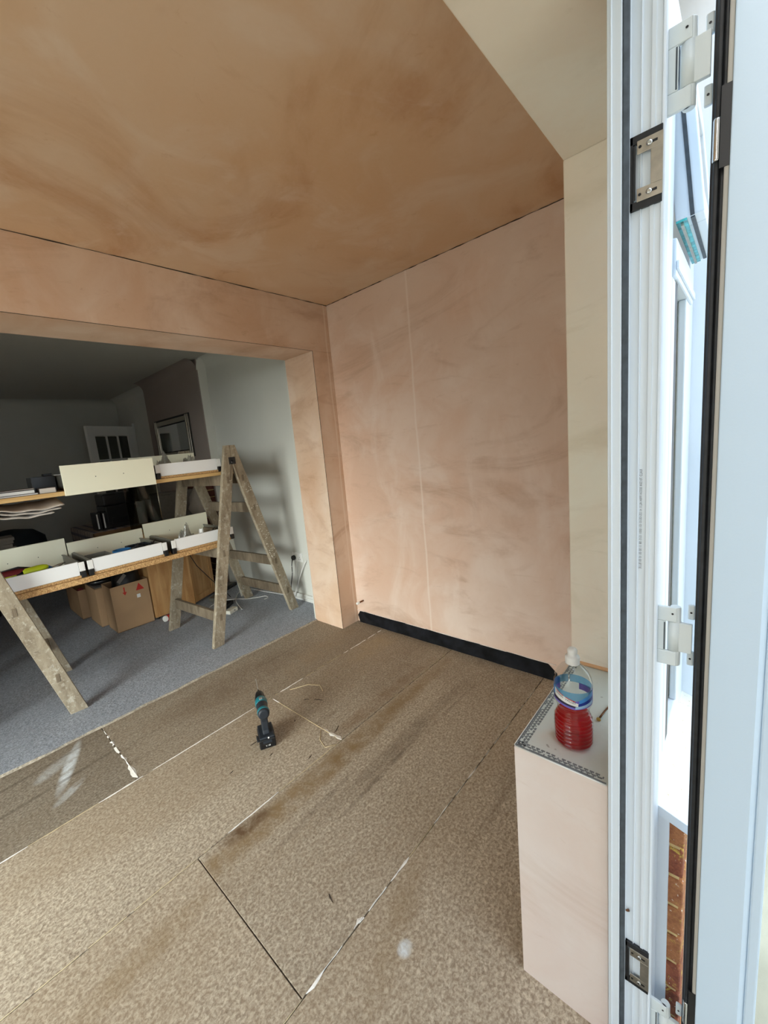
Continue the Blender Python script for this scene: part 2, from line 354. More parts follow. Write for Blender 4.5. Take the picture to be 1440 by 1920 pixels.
def thin_clear(name, tint, amount, rough=0.05, solid=0.0, solidcol=(1, 1, 1, 1)):
    m = bpy.data.materials.new(name); m.use_nodes = True; n = m.node_tree.nodes; l = m.node_tree.links
    n.remove(n['Principled BSDF']); out = n['Material Output']
    tr = n.new('ShaderNodeBsdfTransparent'); tr.inputs[0].default_value = tint
    gl = n.new('ShaderNodeBsdfGlossy'); gl.inputs['Roughness'].default_value = rough
    fr = n.new('ShaderNodeFresnel'); fr.inputs[0].default_value = 1.45
    ml = n.new('ShaderNodeMath'); ml.operation = 'MULTIPLY'; ml.inputs[1].default_value = amount; ml.use_clamp = True
    ge = n.new('ShaderNodeNewGeometry'); inv = n.new('ShaderNodeMath'); inv.operation = 'SUBTRACT'; inv.inputs[0].default_value = 1.0; l.new(ge.outputs['Backfacing'], inv.inputs[1]); mb_ = n.new('ShaderNodeMath'); mb_.operation = 'MULTIPLY'; l.new(inv.outputs[0], mb_.inputs[1])
    mx = n.new('ShaderNodeMixShader'); l.new(fr.outputs[0], ml.inputs[0]); l.new(ml.outputs[0], mb_.inputs[0]); l.new(mb_.outputs[0], mx.inputs[0]); l.new(gl.outputs[0], mx.inputs[2])
    if solid:
        df = n.new('ShaderNodeBsdfTranslucent'); df.inputs[0].default_value = solidcol
        dd = n.new('ShaderNodeBsdfDiffuse'); dd.inputs[0].default_value = solidcol
        m3 = n.new('ShaderNodeMixShader'); m3.inputs[0].default_value = 0.5; l.new(df.outputs[0], m3.inputs[1]); l.new(dd.outputs[0], m3.inputs[2])
        m2 = n.new('ShaderNodeMixShader'); m2.inputs[0].default_value = solid; l.new(tr.outputs[0], m2.inputs[1]); l.new(m3.outputs[0], m2.inputs[2]); l.new(m2.outputs[0], mx.inputs[1])
    else: l.new(tr.outputs[0], mx.inputs[1])
    l.new(mx.outputs[0], out.inputs['Surface']); return m
M['pet'] = thin_clear('pet', (0.93, 0.95, 0.95, 1), 1.5, 0.07)
M['window_glass'] = thin_clear('window_glass', (0.92, 0.96, 0.95, 1), 1.5, 0.0)
M['dark_glass'] = thin_clear('dark_glass', (0.5, 0.52, 0.5, 1), 1.5, 0.02)
M['juice'] = thin_clear('juice', (0.88, 0.03, 0.06, 1), 0.5, 0.08, 0.42, srgb(205, 2, 24))
M['poly_bag'] = thin_clear('poly_bag', (0.80, 0.80, 0.78, 1), 1.4, 0.15, 0.35, srgb(190, 188, 182))
M['label_film'] = thin_clear('label_film', (0.40, 0.68, 0.90, 1), 1.0, 0.1, 0.45, srgb(120, 190, 232))

# ---------------------------------------------------------------- measured planes
XW, YW, H = 2.2596, 2.2897, 2.468
XJ, YB, HO = 2.0725, 2.6174, 2.1326
XD, YI, HD = 0.8643, 0.3852, 0.6799
XR, HS = 1.3212, 2.1315
YF = 0.183
XL = -2.3
Y1, Y2, Y3, Y4 = 2.013, 1.411, 0.8054, 0.203
XRW, YCB, XCB, YCE, YFAR, HR = 2.31, 4.29, 2.20, 5.82, 7.3, 2.50

# ---------------------------------------------------------------- room shell
fl = setting('floor')
MB().box(XL - .15, XW + .2, 0.06, YB, -0.12, -0.024).build('subfloor', M['subfloor'], fl)
g_ = 0.0018
def board(x0, x1, y0, y1, mat):
    return MB().box(x0 + g_, x1 - g_, y0 + g_, y1 - g_, -0.024, 0.0).build('chipboard_panel', mat, fl, bevel=0.0012, seg=1)
board(XL, 0.437, Y1, YB - 0.01, M['chip_a2']); board(0.437, XW, Y1, YB - 0.01, M['chip_a'])
board(XL, -1.217, Y2, Y1, M['chip_b']); board(-1.217, 1.183, Y2, Y1, M['chip_b2']); board(1.183, XW, Y2, Y1, M['chip_b'])
board(XL, 0.437, Y3, Y2, M['chip_c2']); board(0.437, XW, Y3, Y2, M['chip_c'])
board(XL, -1.0, Y4, Y3, M['chip_d']); board(-1.0, XW, Y4, Y3, M['chip_d'])
board(XL, 0.85, 0.11, Y4, M['chip_d'])
# pale adhesive squeezed out of the joints
def bead(p, q, w, seed, mat='glue', h=0.0022, gap=0.0, name='joint_glue', jit=0.55):
    rnd = random.Random(seed); mb = MB(); p, q = Vector((*p, 0)), Vector((*q, 0)); L = (q - p).length; d = (q - p) / L; nn = Vector((-d.y, d.x, 0))
    n = max(3, int(L / 0.022)); prev = None
    for i in range(n + 1):
        c = p + d * (L * i / n); a = w * (1 - jit + 2 * jit * rnd.random() ** 1.4); b = w * (1 - jit + 2 * jit * rnd.random() ** 1.4)
        if i in (0, n): a = b = w * 0.15
        cur = (c - nn * a + Vector((0, 0, 0.0004)), c + Vector((0, 0, h)), c + nn * b + Vector((0, 0, 0.0004)))
        if prev is not None and rnd.random() >= gap:
            mb.face((prev[0], cur[0], cur[1], prev[1]), True); mb.face((prev[1], cur[1], cur[2], prev[2]), True)
        prev = cur
    o = mb.build(name, M[mat], fl, kind='stuff'); return o
bead((-1.9, Y1), (0.02, Y1), 0.0034, 1); bead((0.02, Y1), (0.27, Y1), .002, 30, 'glue_tan'); bead((0.27, Y1), (0.455, Y1), .004, 2); bead((0.50, Y1), (1.07, Y1), 0.0030, 3); bead((1.07, Y1), (1.26, Y1), .0015, 4, 'glue_tan', gap=.3)
bead((1.25, Y1), (1.43, Y1), 0.0042, 5); bead((1.43, Y1), (1.78, Y1), .0017, 6, 'glue_tan', gap=.2); bead((1.80, Y1), (2.15, Y1), 0.0040, 7, gap=.1); bead((2.17, Y1), (2.22, Y1), .006, 77)
bead((0.437, Y1 + .02), (0.437, YB - .06), 0.0062, 8, gap=.18, jit=.95, h=.003); bead((0.437, Y1 + .01), (0.437, Y1 + .14), .011, 9, jit=.8)
bead((1.183, Y2 + .01), (1.183, Y1 - .04), .0018, 10, 'glue_tan'); bead((1.186, Y2 + .0), (1.183, Y2 + .14), .010, 11, jit=.8); bead((1.183, Y1 - .1), (1.183, Y1 - .02), .006, 12, jit=.8)
bead((-1.9, Y2), (0.437, Y2), .0016, 13, 'glue_tan', gap=.06); bead((0.437, Y2), (0.53, Y2), .0010, 20, 'glue_tan', gap=.5); bead((0.56, Y2), (0.80, Y2), .0030, 14); bead((0.80, Y2), (1.19, Y2), .0018, 15, 'glue_tan'); bead((1.6, Y2), (2.2, Y2), .0014, 16, 'glue_tan', gap=.4)
bead((0.45, Y3), (0.54, Y3), .0042, 17, jit=.95, h=.003, gap=.1); bead((0.54, Y3), (0.66, Y3), .0030, 117, jit=.95, gap=.2); bead((0.64, Y3+.003), (0.68, Y3+.004), .006, 118, jit=.95); bead((0.66, Y3), (0.86, Y3), .0020, 119, jit=.9, gap=.1); bead((0.855, Y3), (0.92, Y3), .0058, 18); bead((0.90, Y3), (1.08, Y3), .0016, 19, 'glue_tan'); bead((0.2, Y3), (0.437, Y3), .0012, 24, 'glue_tan')
for x0, x1, w in ((1.08, 1.19, .0022), (1.19, 1.32, .0012), (1.34, 1.42, .0024), (1.46, 1.66, .0012), (1.70, 1.78, .002), (1.9, 2.1, .0012)): bead((x0, Y3), (x1, Y3), w, int(x0 * 100), gap=.15)
# curled adhesive squiggles and plaster splash
for sd, pts in ((1, [(1.30, 1.98), (1.40, 1.93), (1.44, 1.86), (1.41, 1.80)]), (2, [(1.17, 1.55), (1.12, 1.50), (1.10, 1.44), (1.15, 1.41)])):
    mb = MB().tube([(x, y, 0.001) for x, y in pts], 0.0018, 6); mb.build('joint_glue', M['glue_tan'], fl, kind='stuff')
def splash(cx, cy, r, n, seed, mat, sx=1, sy=1, rot=0):
    rnd = random.Random(seed); mb = MB(); k = 18
    for _ in range(n):
        a = rnd.random() * 6.28; d = r * rnd.random() ** 1.3; q = r * (0.10 + 0.16 * rnd.random())
        X = d * math.cos(a) * sx; Y = d * math.sin(a) * sy; x = cx + X * math.cos(rot) - Y * math.sin(rot); y = cy + X * math.sin(rot) + Y * math.cos(rot)
        mb.face([(x + q * (0.6 + .4 * rnd.random()) * math.cos(t * 6.283 / 9), y + q * (0.6 + .4 * rnd.random()) * math.sin(t * 6.283 / 9), 0.0007 + _ * 0.00001) for t in range(9)])
    return mb.build('plaster_splash', M[mat], fl, kind='stuff')
# dark scuffs
for k, (x, y, dx, dy) in enumerate([(1.32, 1.78, .03, -.05), (1.28, 1.83, .03, -.02), (1.20, 1.48, .05, .02), (.66, .94, -.01, -.03), (1.0, 1.45, .03, .01), (1.13, 1.72, .012, .012), (.88, 1.76, .04, 0), (.9, 1.62, .02, .005), (.72, 1.68, .02, .005)]):
    mb = MB().tube([(x, y, 0.0004), (x + dx * .5, y + dy * .3, 0.0006), (x + dx, y + dy, 0.0004)], [.001, .0024, .001], 5); mb.build('scuff_mark', M['joint_dark'], fl, kind='stuff')

# carpeted floor of the rear room
cp = MB().grid(lambda u, v: (XL + (XRW - XL) * u, YB - 0.012 + (0.004 * math.sin(u * 90) + .003 * math.sin(u * 217) if v == 0 else 0) + (YFAR - YB) * v, 0.0125 if v > 0 else 0.011), 160, 60, False)
cpo = cp.build('carpet', M['carpet']); tag(cpo, 'blue-grey flecked fitted carpet filling the rear room up to the chipboard', 'carpet')
MB().box(XL - .15, XRW + .2, YB, YFAR + .2, -0.12, -0.0).build('floor_rear', M['subfloor'], kind='structure')
rnd = random.Random(3); mb = MB()
for i in range(1500):
    x = XL + 1.0 + (XJ - XL - 1.0) * rnd.random(); y = YB - 0.016 + 0.010 * rnd.random(); a = rnd.random() * 6.28; l = 0.006 + .008 * rnd.random()
    p = Vector((x, y, 0.006 + .006 * rnd.random())); q = p + Vector((math.cos(a) * l, -abs(math.sin(a)) * l * .8, .003 * rnd.random() - .002)); w = Vector((-math.sin(a), math.cos(a), .4)) * 0.0012
    mb.face((p - w, q - w * .4, q + w * .4, p + w))
mb.build('frayed_fringe', M['carpet_edge'], cpo, kind='stuff', label='frayed pale cut edge of the carpet backing')
mb = MB().grid(lambda u, v: (XL + .9 + (XJ - XL - .9) * u, YB - 0.019 - .003 * math.sin(u * 60) + 0.01 * v, 0.0015 + 0.010 * v), 120, 1); mb.build('backing_edge', M['carpet_edge'], cpo)

# right party wall
MB().box(XW, XW + .15, 0.05, YB, -0.1, H + .1).build('wall_right', M['plaster_party'], kind='structure')
# vertical plaster tape ridges
wr = MB()
# black damp-proof strip along its foot
mb = MB(); seg = 40
def strip(u, v):
    y = YW - 0.002 - (YW - 0.735) * u; zt = 0.094 if u < 0.965 else 0.094 - 0.05 * (u - .965) / .035
    zt2 = zt * (1.0 if u > 0.02 else 0.55 + .45 * u / .02) + .0012 * math.sin(u * 47)
    return (XW - 0.012 + 0.008 * v - 0.0015 * math.sin(u * 33 + v * 5), y - 0.03 * (1 - v) * (u < .01), 0.001 + zt2 * v)
mb.grid(strip, 60, 4, False); mb.face([strip(0, 0), strip(0, 1), (XW, strip(0, 1)[1], strip(0, 1)[2]), (XW, strip(0, 0)[1], 0.001)])
o = mb.build('baseboard_right', M['black_mat'], kind='structure', solid=0.003)
MB().box(XW - .006, XW, 0.74, YW, .0935, .098).build('plaster_lip', M['plaster_front'], o)
# opening wall with pier and header
wb = setting('wall_back')
MB().box(XJ, XW, YW, YB, 0.0, HO).build('pier', M['plaster_open'], wb, bevel=0.003)
MB().box(XL, XW, YW, YB, HO, H + .1).build('header', M['plaster_open'], wb, bevel=0.003)
MB().box(XL - .15, -1.75, YW, YB, 0.0, HO).build('pier', M['plaster_open'], wb, bevel=0.003)
# angle bead lines
for a0, a1 in (((XJ - .0006, YW - .0006, 0), (XJ - .0006, YW - .0006, HO)), ((XL, YW - .0006, HO - .0006), (XJ, YW - .0006, HO - .0006))):
    MB().tube([a0, a1], 0.0012, 5).build('angle_bead', M['joint_dark'], wb)
# ceiling
ce = MB().box(XL - .15, XW + .15, YF - .12, YB, H, H + .15).build('ceiling', M['plaster_ceiling'], kind='structure')
def crack(p0, p1, seed, w=0.0016, par=None, off=(0, 0, -1)):
    rnd = random.Random(seed); p0, p1 = Vector(p0), Vector(p1); n = 70; pts = []; rr = []
    for i in range(n + 1):
        j = Vector((rnd.uniform(-1, 1), rnd.uniform(-1, 1), rnd.uniform(-1, 1))) * 0.0010
        pts.append(p0.lerp(p1, i / n) + j); rr.append(w * rnd.choice([.3, .6, 1, 1, 1.5]))
    return MB().tube(pts, rr, 5).build('corner_crack', M['joint_dark'], par, kind='stuff')
crack((XL + .5, YW - .001, H - .002), (XW, YW - .001, H - .002), 1, .0022, ce); crack((XW - .001, YW, H - .002), (XW - .001, .5, H - .002), 2, .0022, ce)
# left wall
wlf = setting('wall_left')
for y0, y1, z0, z1 in ((YF, .40, -.1, HR + .1), (2.15, YFAR, -.1, HR + .1), (.40, 2.15, 2.15, HR + .1)):
    MB().box(XL - .15, XL, y0, y1, z0, z1).build('wall_section', M['plaster_party'], wlf)
for nm, y0, y1, z0 in (('added_light_window', .40, 2.15, 0.0),):  # unseen glazed opening, added to bring more daylight into the room
    w2 = setting(nm); ym = (y0 + y1) / 2
    for bb in ((y0, y0 + .06, z0, 2.15), (y1 - .06, y1, z0, 2.15), (ym - .03, ym + .03, z0, 2.15)): MB().box(XL - .11, XL - .05, *bb).build('window_frame', M['upvc'], w2)
    for bb in ((y0, y1, z0, z0 + .06), (y0, y1, 2.09, 2.15)): MB().box(XL - .11, XL - .05, *bb).build('window_frame', M['upvc'], w2)
    MB().box(XL - .085, XL - .080, y0 + .06, y1 - .06, z0 + .06, 2.09).build('glass_pane', M['window_glass'], w2)
# front (window) wall: dwarf wall, far pier, header
wf = setting('wall_front')
MB().box(XD, XR + .3, YF + .002, YI, -0.02, HD - 0.0015).build('dwarf_wall', M['plaster_front'], wf, bevel=0.002)
MB().box(XR, XW, YF + .002, YI, -0.02, HS).build('pier', M['plaster_cream'], wf, bevel=0.003)
MB().box(XL, XW, YF + .002, YI, HS, H).build('header', M['plaster_cream'], wf, bevel=0.003)
MB().box(XL, -1.9, YF, YI, -.02, HS).build('pier', M['plaster_cream'], wf)
MB().box(XD + .0015, XR, YF + .003, YI - .0015, HD - 0.0014, HD).build('board_top', M['board_top'], wf, label='white plasterboard top of the dwarf wall')
MB().tube([(XR - .001, YF, HD + .006), (XR - .001, YI, HD + .006)], .006, 6).build('sealed_edge', M['orange_seal'], wf)
def bead_strip(name, org, du, dv, L):
    org, du, dv = Vector(org), Vector(du), Vector(dv); mb = MB(); n = int(L / 0.0115)
    rnd = random.Random(5)
    for i in range(n):
        for r in range(3):
            if rnd.random() < .10: continue
            u = i * 0.0115 + (0.0057 if r % 2 else 0); a = org + du * u + dv * (0.004 + r * 0.0075)
            mb.obox(a + Vector((0, 0, .0002)), du * 0.0042, dv * 0.0021, Vector((0, 0, .0006)))
            b = a + du * 0.0057 + dv * 0.00375
            if r < 2: mb.obox(b + Vector((0, 0, .0002)), du * 0.0013, dv * 0.0030, Vector((0, 0, .0005)))
    mb.obox(org + du * L / 2 + dv * 0.0012 + Vector((0, 0, .0008)), du * L / 2, dv * 0.0014, Vector((0, 0, .0012)))
    e = MB().tube([org - dv * .0016 + Vector((0, 0, -.0006)), org - dv * .0016 + du * L + Vector((0, 0, -.0006))], .0016, 8).build('bead_nose', M['white'], wf)
    return mb.build(name, M['bead'], wf, kind='stuff', label='perforated metal angle bead')
bead_strip('angle_bead', (XD + .004, YI - .002, HD), (1, 0, 0), (0, -1, 0), XR - XD - .01)
bead_strip('angle_bead', (XD + .002, YI - .004, HD), (0, -1, 0), (1, 0, 0), YI - YF - .01)

# rear room shell
wrr = MB().box(XRW, XRW + .15, YB, YFAR, 0, HR + .1); wrr.build('wall_rear_right', M['white_paint'], kind='structure')
MB().box(XJ, XRW + .1, YB, YB + .012, 0, HR).build('wall_rear_return', M['white_paint'], kind='structure')
MB().box(XRW - .02, XRW, YB + .012, YCB, 0.0, 0.075).build('baseboard_rear', M['gloss_white'], kind='structure', bevel=.004)
wc = setting('wall_chimney')
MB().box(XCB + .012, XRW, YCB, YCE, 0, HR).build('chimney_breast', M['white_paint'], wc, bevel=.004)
MB().box(XCB, XCB + .0125, YCB + .0, YCE, 0, HR).build('breast_face', M['breast_tone'], wc)  # front face toned darker than the sides of the breast
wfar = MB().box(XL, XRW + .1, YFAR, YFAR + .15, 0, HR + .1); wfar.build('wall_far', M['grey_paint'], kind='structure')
MB().box(XL, XRW + .1, YB, YFAR, HR, HR + .1).build('ceiling_rear', M['rear_ceiling'], kind='structure')
# coving, quarter curves
def cove(p, q, inward, name='trim_1', par=None):
    p, q, inward = Vector(p), Vector(q), Vector(inward); r = 0.11
    def fn(u, v):
        a = v * math.pi / 2; c = p.lerp(q, u)
        return c + inward * (r - r * math.cos(a)) + Vector((0, 0, -(r - r * math.sin(a))))
    o = MB().grid(fn, 1, 10).build(name, M['white_paint'] if par is None else M['breast_tone'], par, kind='structure'); return o
cove((XRW, YB + .012, HR), (XRW, YCB, HR), (-1, 0, 0), 'trim_1')
def cm(name, p, q, inw, mat):
    p, q, inw = Vector(p), Vector(q), Vector(inw); r = .11
    def fn(u, v): a = v * math.pi / 2; return p.lerp(q, u) + inw * (r - r * math.cos(a)) + Vector((0, 0, -(r - r * math.sin(a))))
    MB().grid(fn, 1, 10).build(name, M[mat], kind='structure')
cm('trim_2', (XCB, YCB, HR), (XCB, YCE, HR), (-1, 0, 0), 'breast_tone')
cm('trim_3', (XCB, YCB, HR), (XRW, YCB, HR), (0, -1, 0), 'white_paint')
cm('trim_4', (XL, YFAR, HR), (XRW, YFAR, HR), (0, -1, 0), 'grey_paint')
cm('trim_5', (XRW, YCE, HR), (XRW, YFAR, HR), (-1, 0, 0), 'white_paint')
# architrave of the far doorway
MB().box(XRW - .03, XRW, 6.68, 6.76, 0, 2.08).build('trim_6', M['gloss_white'], kind='structure', bevel=.004)

# ---------------------------------------------------------------- outside
MB().box(-14, 10, -12, 14, -0.24, -0.14).build('ground', M['paving'], kind='structure')
og = setting('wall_outer')
MB().box(0.945, 1.7, 0.070, YF, -0.14, 0.608).build('mortar_core', M['mortar'], og)
rnd = random.Random(11)
for k in range(10):
    z0 = -0.14 + k * 0.075
    xs = [0.94] + [0.94 + (0.215 if k % 2 else 0.1025) + i * .225 for i in range(4)]
    for x0, x1 in zip(xs[:-1], xs[1:]):
        j = rnd.uniform(-.0015, .0015)
        MB().box(x0 + (0.005 if x0 > .95 else 0) + j * .5, x1 - .005, 0.063 + j, 0.1, z0 + .005, min(z0 + .070, .607)).build('brick', M[rnd.choice(['brick', 'brick_b'])], og, bevel=.002, seg=1)

MB().box(-3.3, -2.5, -9.0, 0.0, -.14, 7.2).build('added_shade_wall', M['render_dark'], kind='structure')  # unseen wall, added to keep direct sun off the open leaf

# ---------------------------------------------------------------- door frame and open leaf
df = setting('door_1')
FZ0, FZ1 = -0.02, 2.2
def vprof(poly, name, mat, par, z0=FZ0, z1=FZ1, bevel=.0012):
    return MB().prism(poly, lambda x, y, z: (x, y, z), z0, z1).build(name, mat, par, bevel=bevel)
vprof([(.852, .182), (.95, .182), (.95, .112), (.868, .112), (.868, .1205), (.8665, .1205), (.8665, .126), (.869, .126), (.869, .137), (.8655, .1375), (.8655, .139), (.869, .1395), (.869, .152), (.862, .152), (.862, .160), (.852, .162)], 'jamb', M['upvc'], df)
vprof([(.8665, .1205), (.870, .1205), (.870, .126), (.8675, .126)], 'jamb_rib', M['upvc'], df, bevel=0)
vprof([(.8535, .1605), (.8625, .1605), (.8625, .1525), (.858, .1525)], 'gasket', M['gasket_grey'], df)
vprof([(.8495, .177), (.853, .177), (.853, .1745), (.8505, .1745)], 'jamb_bead', M['upvc'], df)
vprof([(.866, .112), (.95, .112), (.95, .108), (.925, .1065), (.915, .108), (.880, .108), (.873, .1065), (.867, .108)], 'outer_face', M['upvc'], df)
MB().box(-1.05, .95, .112, .182, HS + .0, 2.2).build('frame_head', M['upvc'], df, bevel=.002)
MB().box(-1.9, .85, .10, .182, -.03, 0.0).build('threshold', M['alu'], df, bevel=.002)
MB().box(-1.9, -1.82, .112, .182, 0, 2.2).build('jamb', M['upvc'], df, bevel=.002)
text_mesh('print_strip', 'RALD 701504 0055419984 AL11 4 13510510 101 0001 1515 08 11 00 00 10 00 BLUE', 0.0058, lambda x, y: (.8686, .1335 + y, 1.255 - x), M['ink'], df, sx=0.90)
MB().lathe([(.0028, 0), (.002, .006), (.0005, .008)], (.866, .147, .395), 8, axis=(-1, 0.6, .5)).build('stray_screw', M['copper'], df)
def keep(zc, h=0.105, name='hinge_keep'):
    k = bpy.data.objects.new(name, None); COL.objects.link(k); k.parent = df; k['label'] = 'black and zinc lock keep on the door jamb'
    x = .8665; y0, y1 = .1545, .110
    mb = MB(); mb.box(x - .004, x + .002, y1, y0, zc + h / 2 - .012, zc + h / 2); mb.box(x - .004, x + .002, y1, y0, zc - h / 2, zc - h / 2 + .012); mb.box(x - .004, x + .002, y0 - .0065, y0, zc - h / 2, zc + h / 2)
    mb.box(x - .005, x - .0035, y0 - .010, y0 - .0065, zc - h / 2 + .014, zc + h / 2 - .014)
    mb.build('keep_packer', M['gasket'], k, bevel=.0006)
    mb = MB(); zz = h / 2 - .010
    mb.box(x - .006, x - .0042, y1 - .001, y0 - .012, zc + zz - .019, zc + zz); mb.box(x - .006, x - .0042, y1 - .001, y0 - .012, zc - zz, zc - zz + .019)
    mb.box(x - .0062, x - .0040, y1 - .001, y1 + .0145, zc - zz + .019, zc + zz - .019)
    mb.build('keep_plate', M['metal_keep'], k, bevel=.0005)
    for s in (1, -1):
        zz2 = zc + s * (zz - .0095)
        MB().lathe([(.0022, 0), (.0022, .0004)], (x - .0063, y0 - .0160, zz2), 10, axis=(-1, 0, 0)).build('screw_hole', M['black'], k)
        MB().box(x - .0066, x - .0062, y1 + .006, y1 + .0135, zz2 - .0018, zz2 + .0018).build('slot', M['black'], k)
        MB().lathe([(.0042, 0), (.0040, .001), (.002, .0018)], (x - .0063, y1 + .0165, zz2), 12, axis=(-1, 0, 0)).build('screw_head', M['chrome'], k)
keep(1.820, .107); keep(.262, .107)
def hinge(zc, h):
    k = bpy.data.objects.new('flag_hinge', None); COL.objects.link(k); k.parent = df; k['label'] = 'white flag hinge with curved knuckle'
    fn = lambda a, b, z: (a, b, z)
    pl = [(.885, .1085), (.892, .1085), (.892, .084), (.889, .078), (.885, .080)]
    c = MB(); c.prism(pl, fn, zc - h / 2, zc - h / 2 + .028); c.prism(pl, fn, zc + h / 2 - .028, zc + h / 2)
    c.prism([(.885, .1085), (.892, .1085), (.892, .0955), (.885, .0955)], fn, zc - h / 2 + .028, zc + h / 2 - .028)
    c.build('hinge_cover', M['hinge_white'], k, bevel=.0015)
    MB().lathe([(.0075, -h / 2), (.0085, -h / 2 + .002), (.0085, h / 2 - .002), (.0075, h / 2)], (.8945, .0825, zc), 16).build('hinge_cap', M['hinge_white'], k)
    MB().lathe([(.0105, -h / 2 + .029), (.0105, h / 2 - .029)], (.8955, .0838, zc), 18).build('knuckle', M['hinge_white'], k)
    MB().box(.888, .896, .058, .083, zc - h / 2 + .029, zc + h / 2 - .029).build('leaf_flap', M['hinge_white'], k, bevel=.001)
    for s in (1, -1):
        MB().box(.905, .912, .056, .066, zc + s * (h / 2 - .012) - .014, zc + s * (h / 2 - .012) + .014).build('flap_lug', M['hinge_white'], k, bevel=.002)
        MB().lathe([(.0018, 0), (.0018, .0005)], (.9047, .061, zc + s * (h / 2 - .012)), 8, axis=(-1, 0, 0)).build('grub_screw', M['black'], k)
    MB().lathe([(.0018, 0), (.0018, .0005)], (.8848, .086, zc + h / 2 - .012), 8, axis=(-1, 0, 0)).build('grub_screw', M['black'], k)
    MB().box(.8846, .8852, .0965, .0985, zc - h / 2 + .03, zc + h / 2 - .03).build('cover_slot', M['gasket_grey'], k)
hinge(1.948, .116); hinge(1.034, .114); hinge(.118, .116)

lf = thing('open_door_leaf', 'open white plastic door leaf with black gasket at right edge of photo', 'door', (.87, 0, 0))
LZ0, LZ1 = .03, 2.10; LY = -.78
def lprof(poly, name, mat, z0=LZ0, z1=LZ1, bevel=.0015): return MB().prism(poly, lambda x, y, z: (x - .87, y, z), z0, z1).build(name, mat, lf, bevel=bevel)
lprof([(.870, .0325), (.870, -.028), (.876, -.036), (.930, -.036), (.930, .0325)], 'hinge_stile', M['upvc_leaf'])
lprof([(.872, .0325), (.872, .0385), (.930, .0385), (.930, .0325)], 'edge_groove', M['groove_shade'])  # grey colour stands in for the shade inside the white groove
lprof([(.905, .0385), (.905, .056), (.930, .056), (.930, .0385)], 'flange', M['upvc_leaf'])
lprof([(.884, .0385), (.884, .0430), (.880, .0450), (.880, .0500), (.884, .0520), (.884, .0545), (.9052, .0545), (.9052, .0385)], 'edge_gasket', M['gasket'])
lprof([(.872, LY), (.872, LY + .068), (.930, LY + .068), (.930, LY)], 'lock_stile', M['upvc_leaf'])
for a, b, nm in ((LZ0, LZ0 + .10, 'bottom_rail'), (LZ1 - .10, LZ1, 'top_rail')): MB().box(0.001, .059, LY + .068, -.036, a, b).build(nm, M['upvc_leaf'], lf, bevel=.002)
for y0, y1 in ((-.052, -.036), (LY + .068, LY + .084)): MB().prism([(.003, y0), (.014, y0 + (0 if y0 < -.1 else .0)), (.014, y1), (.003, y1)], lambda x, y, z: (x, y, z), LZ0 + .1, LZ1 - .1).build('glazing_bead', M['upvc_leaf'], lf, bevel=.003)
MB().box(.020, .044, LY + .07, -.04, LZ0 + .09, LZ1 - .09).build('glass_pane', M['window_glass'], lf)
for zc in (1.822, .215):
    MB().lathe([(.0045, -.028), (.0050, -.026), (.0050, .026), (.0045, .028)], (.006, .0475, zc), 12).build('locking_cam', M['chrome'], lf)
    MB().box(.001, .004, .0325, .0440, zc - .040, zc + .065).build('cam_plate', M['black'], lf)

# ---------------------------------------------------------------- side window, seen from outside through the hinge gap
wd = setting('window_1')
YO = .112
def ybox(x0, x1, z0, z1, name, mat='upvc', y0=YO, y1=.18, bevel=.003): return MB().box(x0, x1, y0, y1, z0, z1).build(name, M[mat], wd, bevel=bevel)
ybox(.951, 1.02, .62, 2.13, 'frame_post'); ybox(1.34, 1.42, .62, 2.13, 'frame_post'); ybox(1.02, 1.34, .62, .69, 'frame_rail'); ybox(1.02, 1.34, 2.07, 2.13, 'frame_rail')
ybox(1.02, 1.34, 1.69, 1.755, 'transom', y0=.106)
MB().box(1.02, 1.34, .102, .106, 1.70, 1.715).build('transom_rib', M['upvc'], wd, bevel=.001)
ybox(1.058, 1.096, .69, 1.69, 'gasket', 'gasket', y0=YO - .0005, y1=.120, bevel=0); ybox(1.02, 1.06, .69, 1.69, 'glazing_bead', y0=YO - .001, y1=.125); ybox(1.25, 1.34, .69, 1.69, 'glazing_bead', y0=YO - .002, y1=.125)
ybox(1.02, 1.34, .69, 1.69, 'glass_pane', 'window_glass', y0=.126, y1=.150, bevel=0)
sash = bpy.data.objects.new('top_sash', None); COL.objects.link(sash); sash.parent = wd; sash.location = (0, YO - .004, 2.07); sash.rotation_euler = (math.radians(-5.5), 0, 0); sash['label'] = 'top-hung fanlight sash standing ajar'
def sb(x0, x1, z0, z1, name, mat, y0=-.012, y1=.030, bevel=.002): return MB().box(x0, x1, y0, y1, z0, z1).build(name, M[mat], sash, bevel=bevel)
sb(1.03, 1.08, -.285, 0, 'sash_stile', 'upvc'); sb(1.28, 1.33, -.285, 0, 'sash_stile', 'upvc'); sb(1.08, 1.28, -.285, -.235, 'sash_rail', 'upvc'); sb(1.08, 1.28, -.05, 0, 'sash_rail', 'upvc')
sb(1.08, 1.28, -.235, -.05, 'glass_pane', 'window_glass', .01, .03, 0); sb(1.03, 1.33, -.2885, -.285, 'lock_strip', 'foil', .013, .029, 0); sb(1.034, 1.326, -.2875, -.285, 'sash_gasket', 'gasket_grey', .002, .008, 0); sb(1.028, 1.0302, -.285, 0, 'sash_gasket', 'gasket_grey', .002, .008, 0)
sb(1.04, 1.32, -.293, -.2885, 'lock_gearing', 'metal_keep', .019, .023, 0)
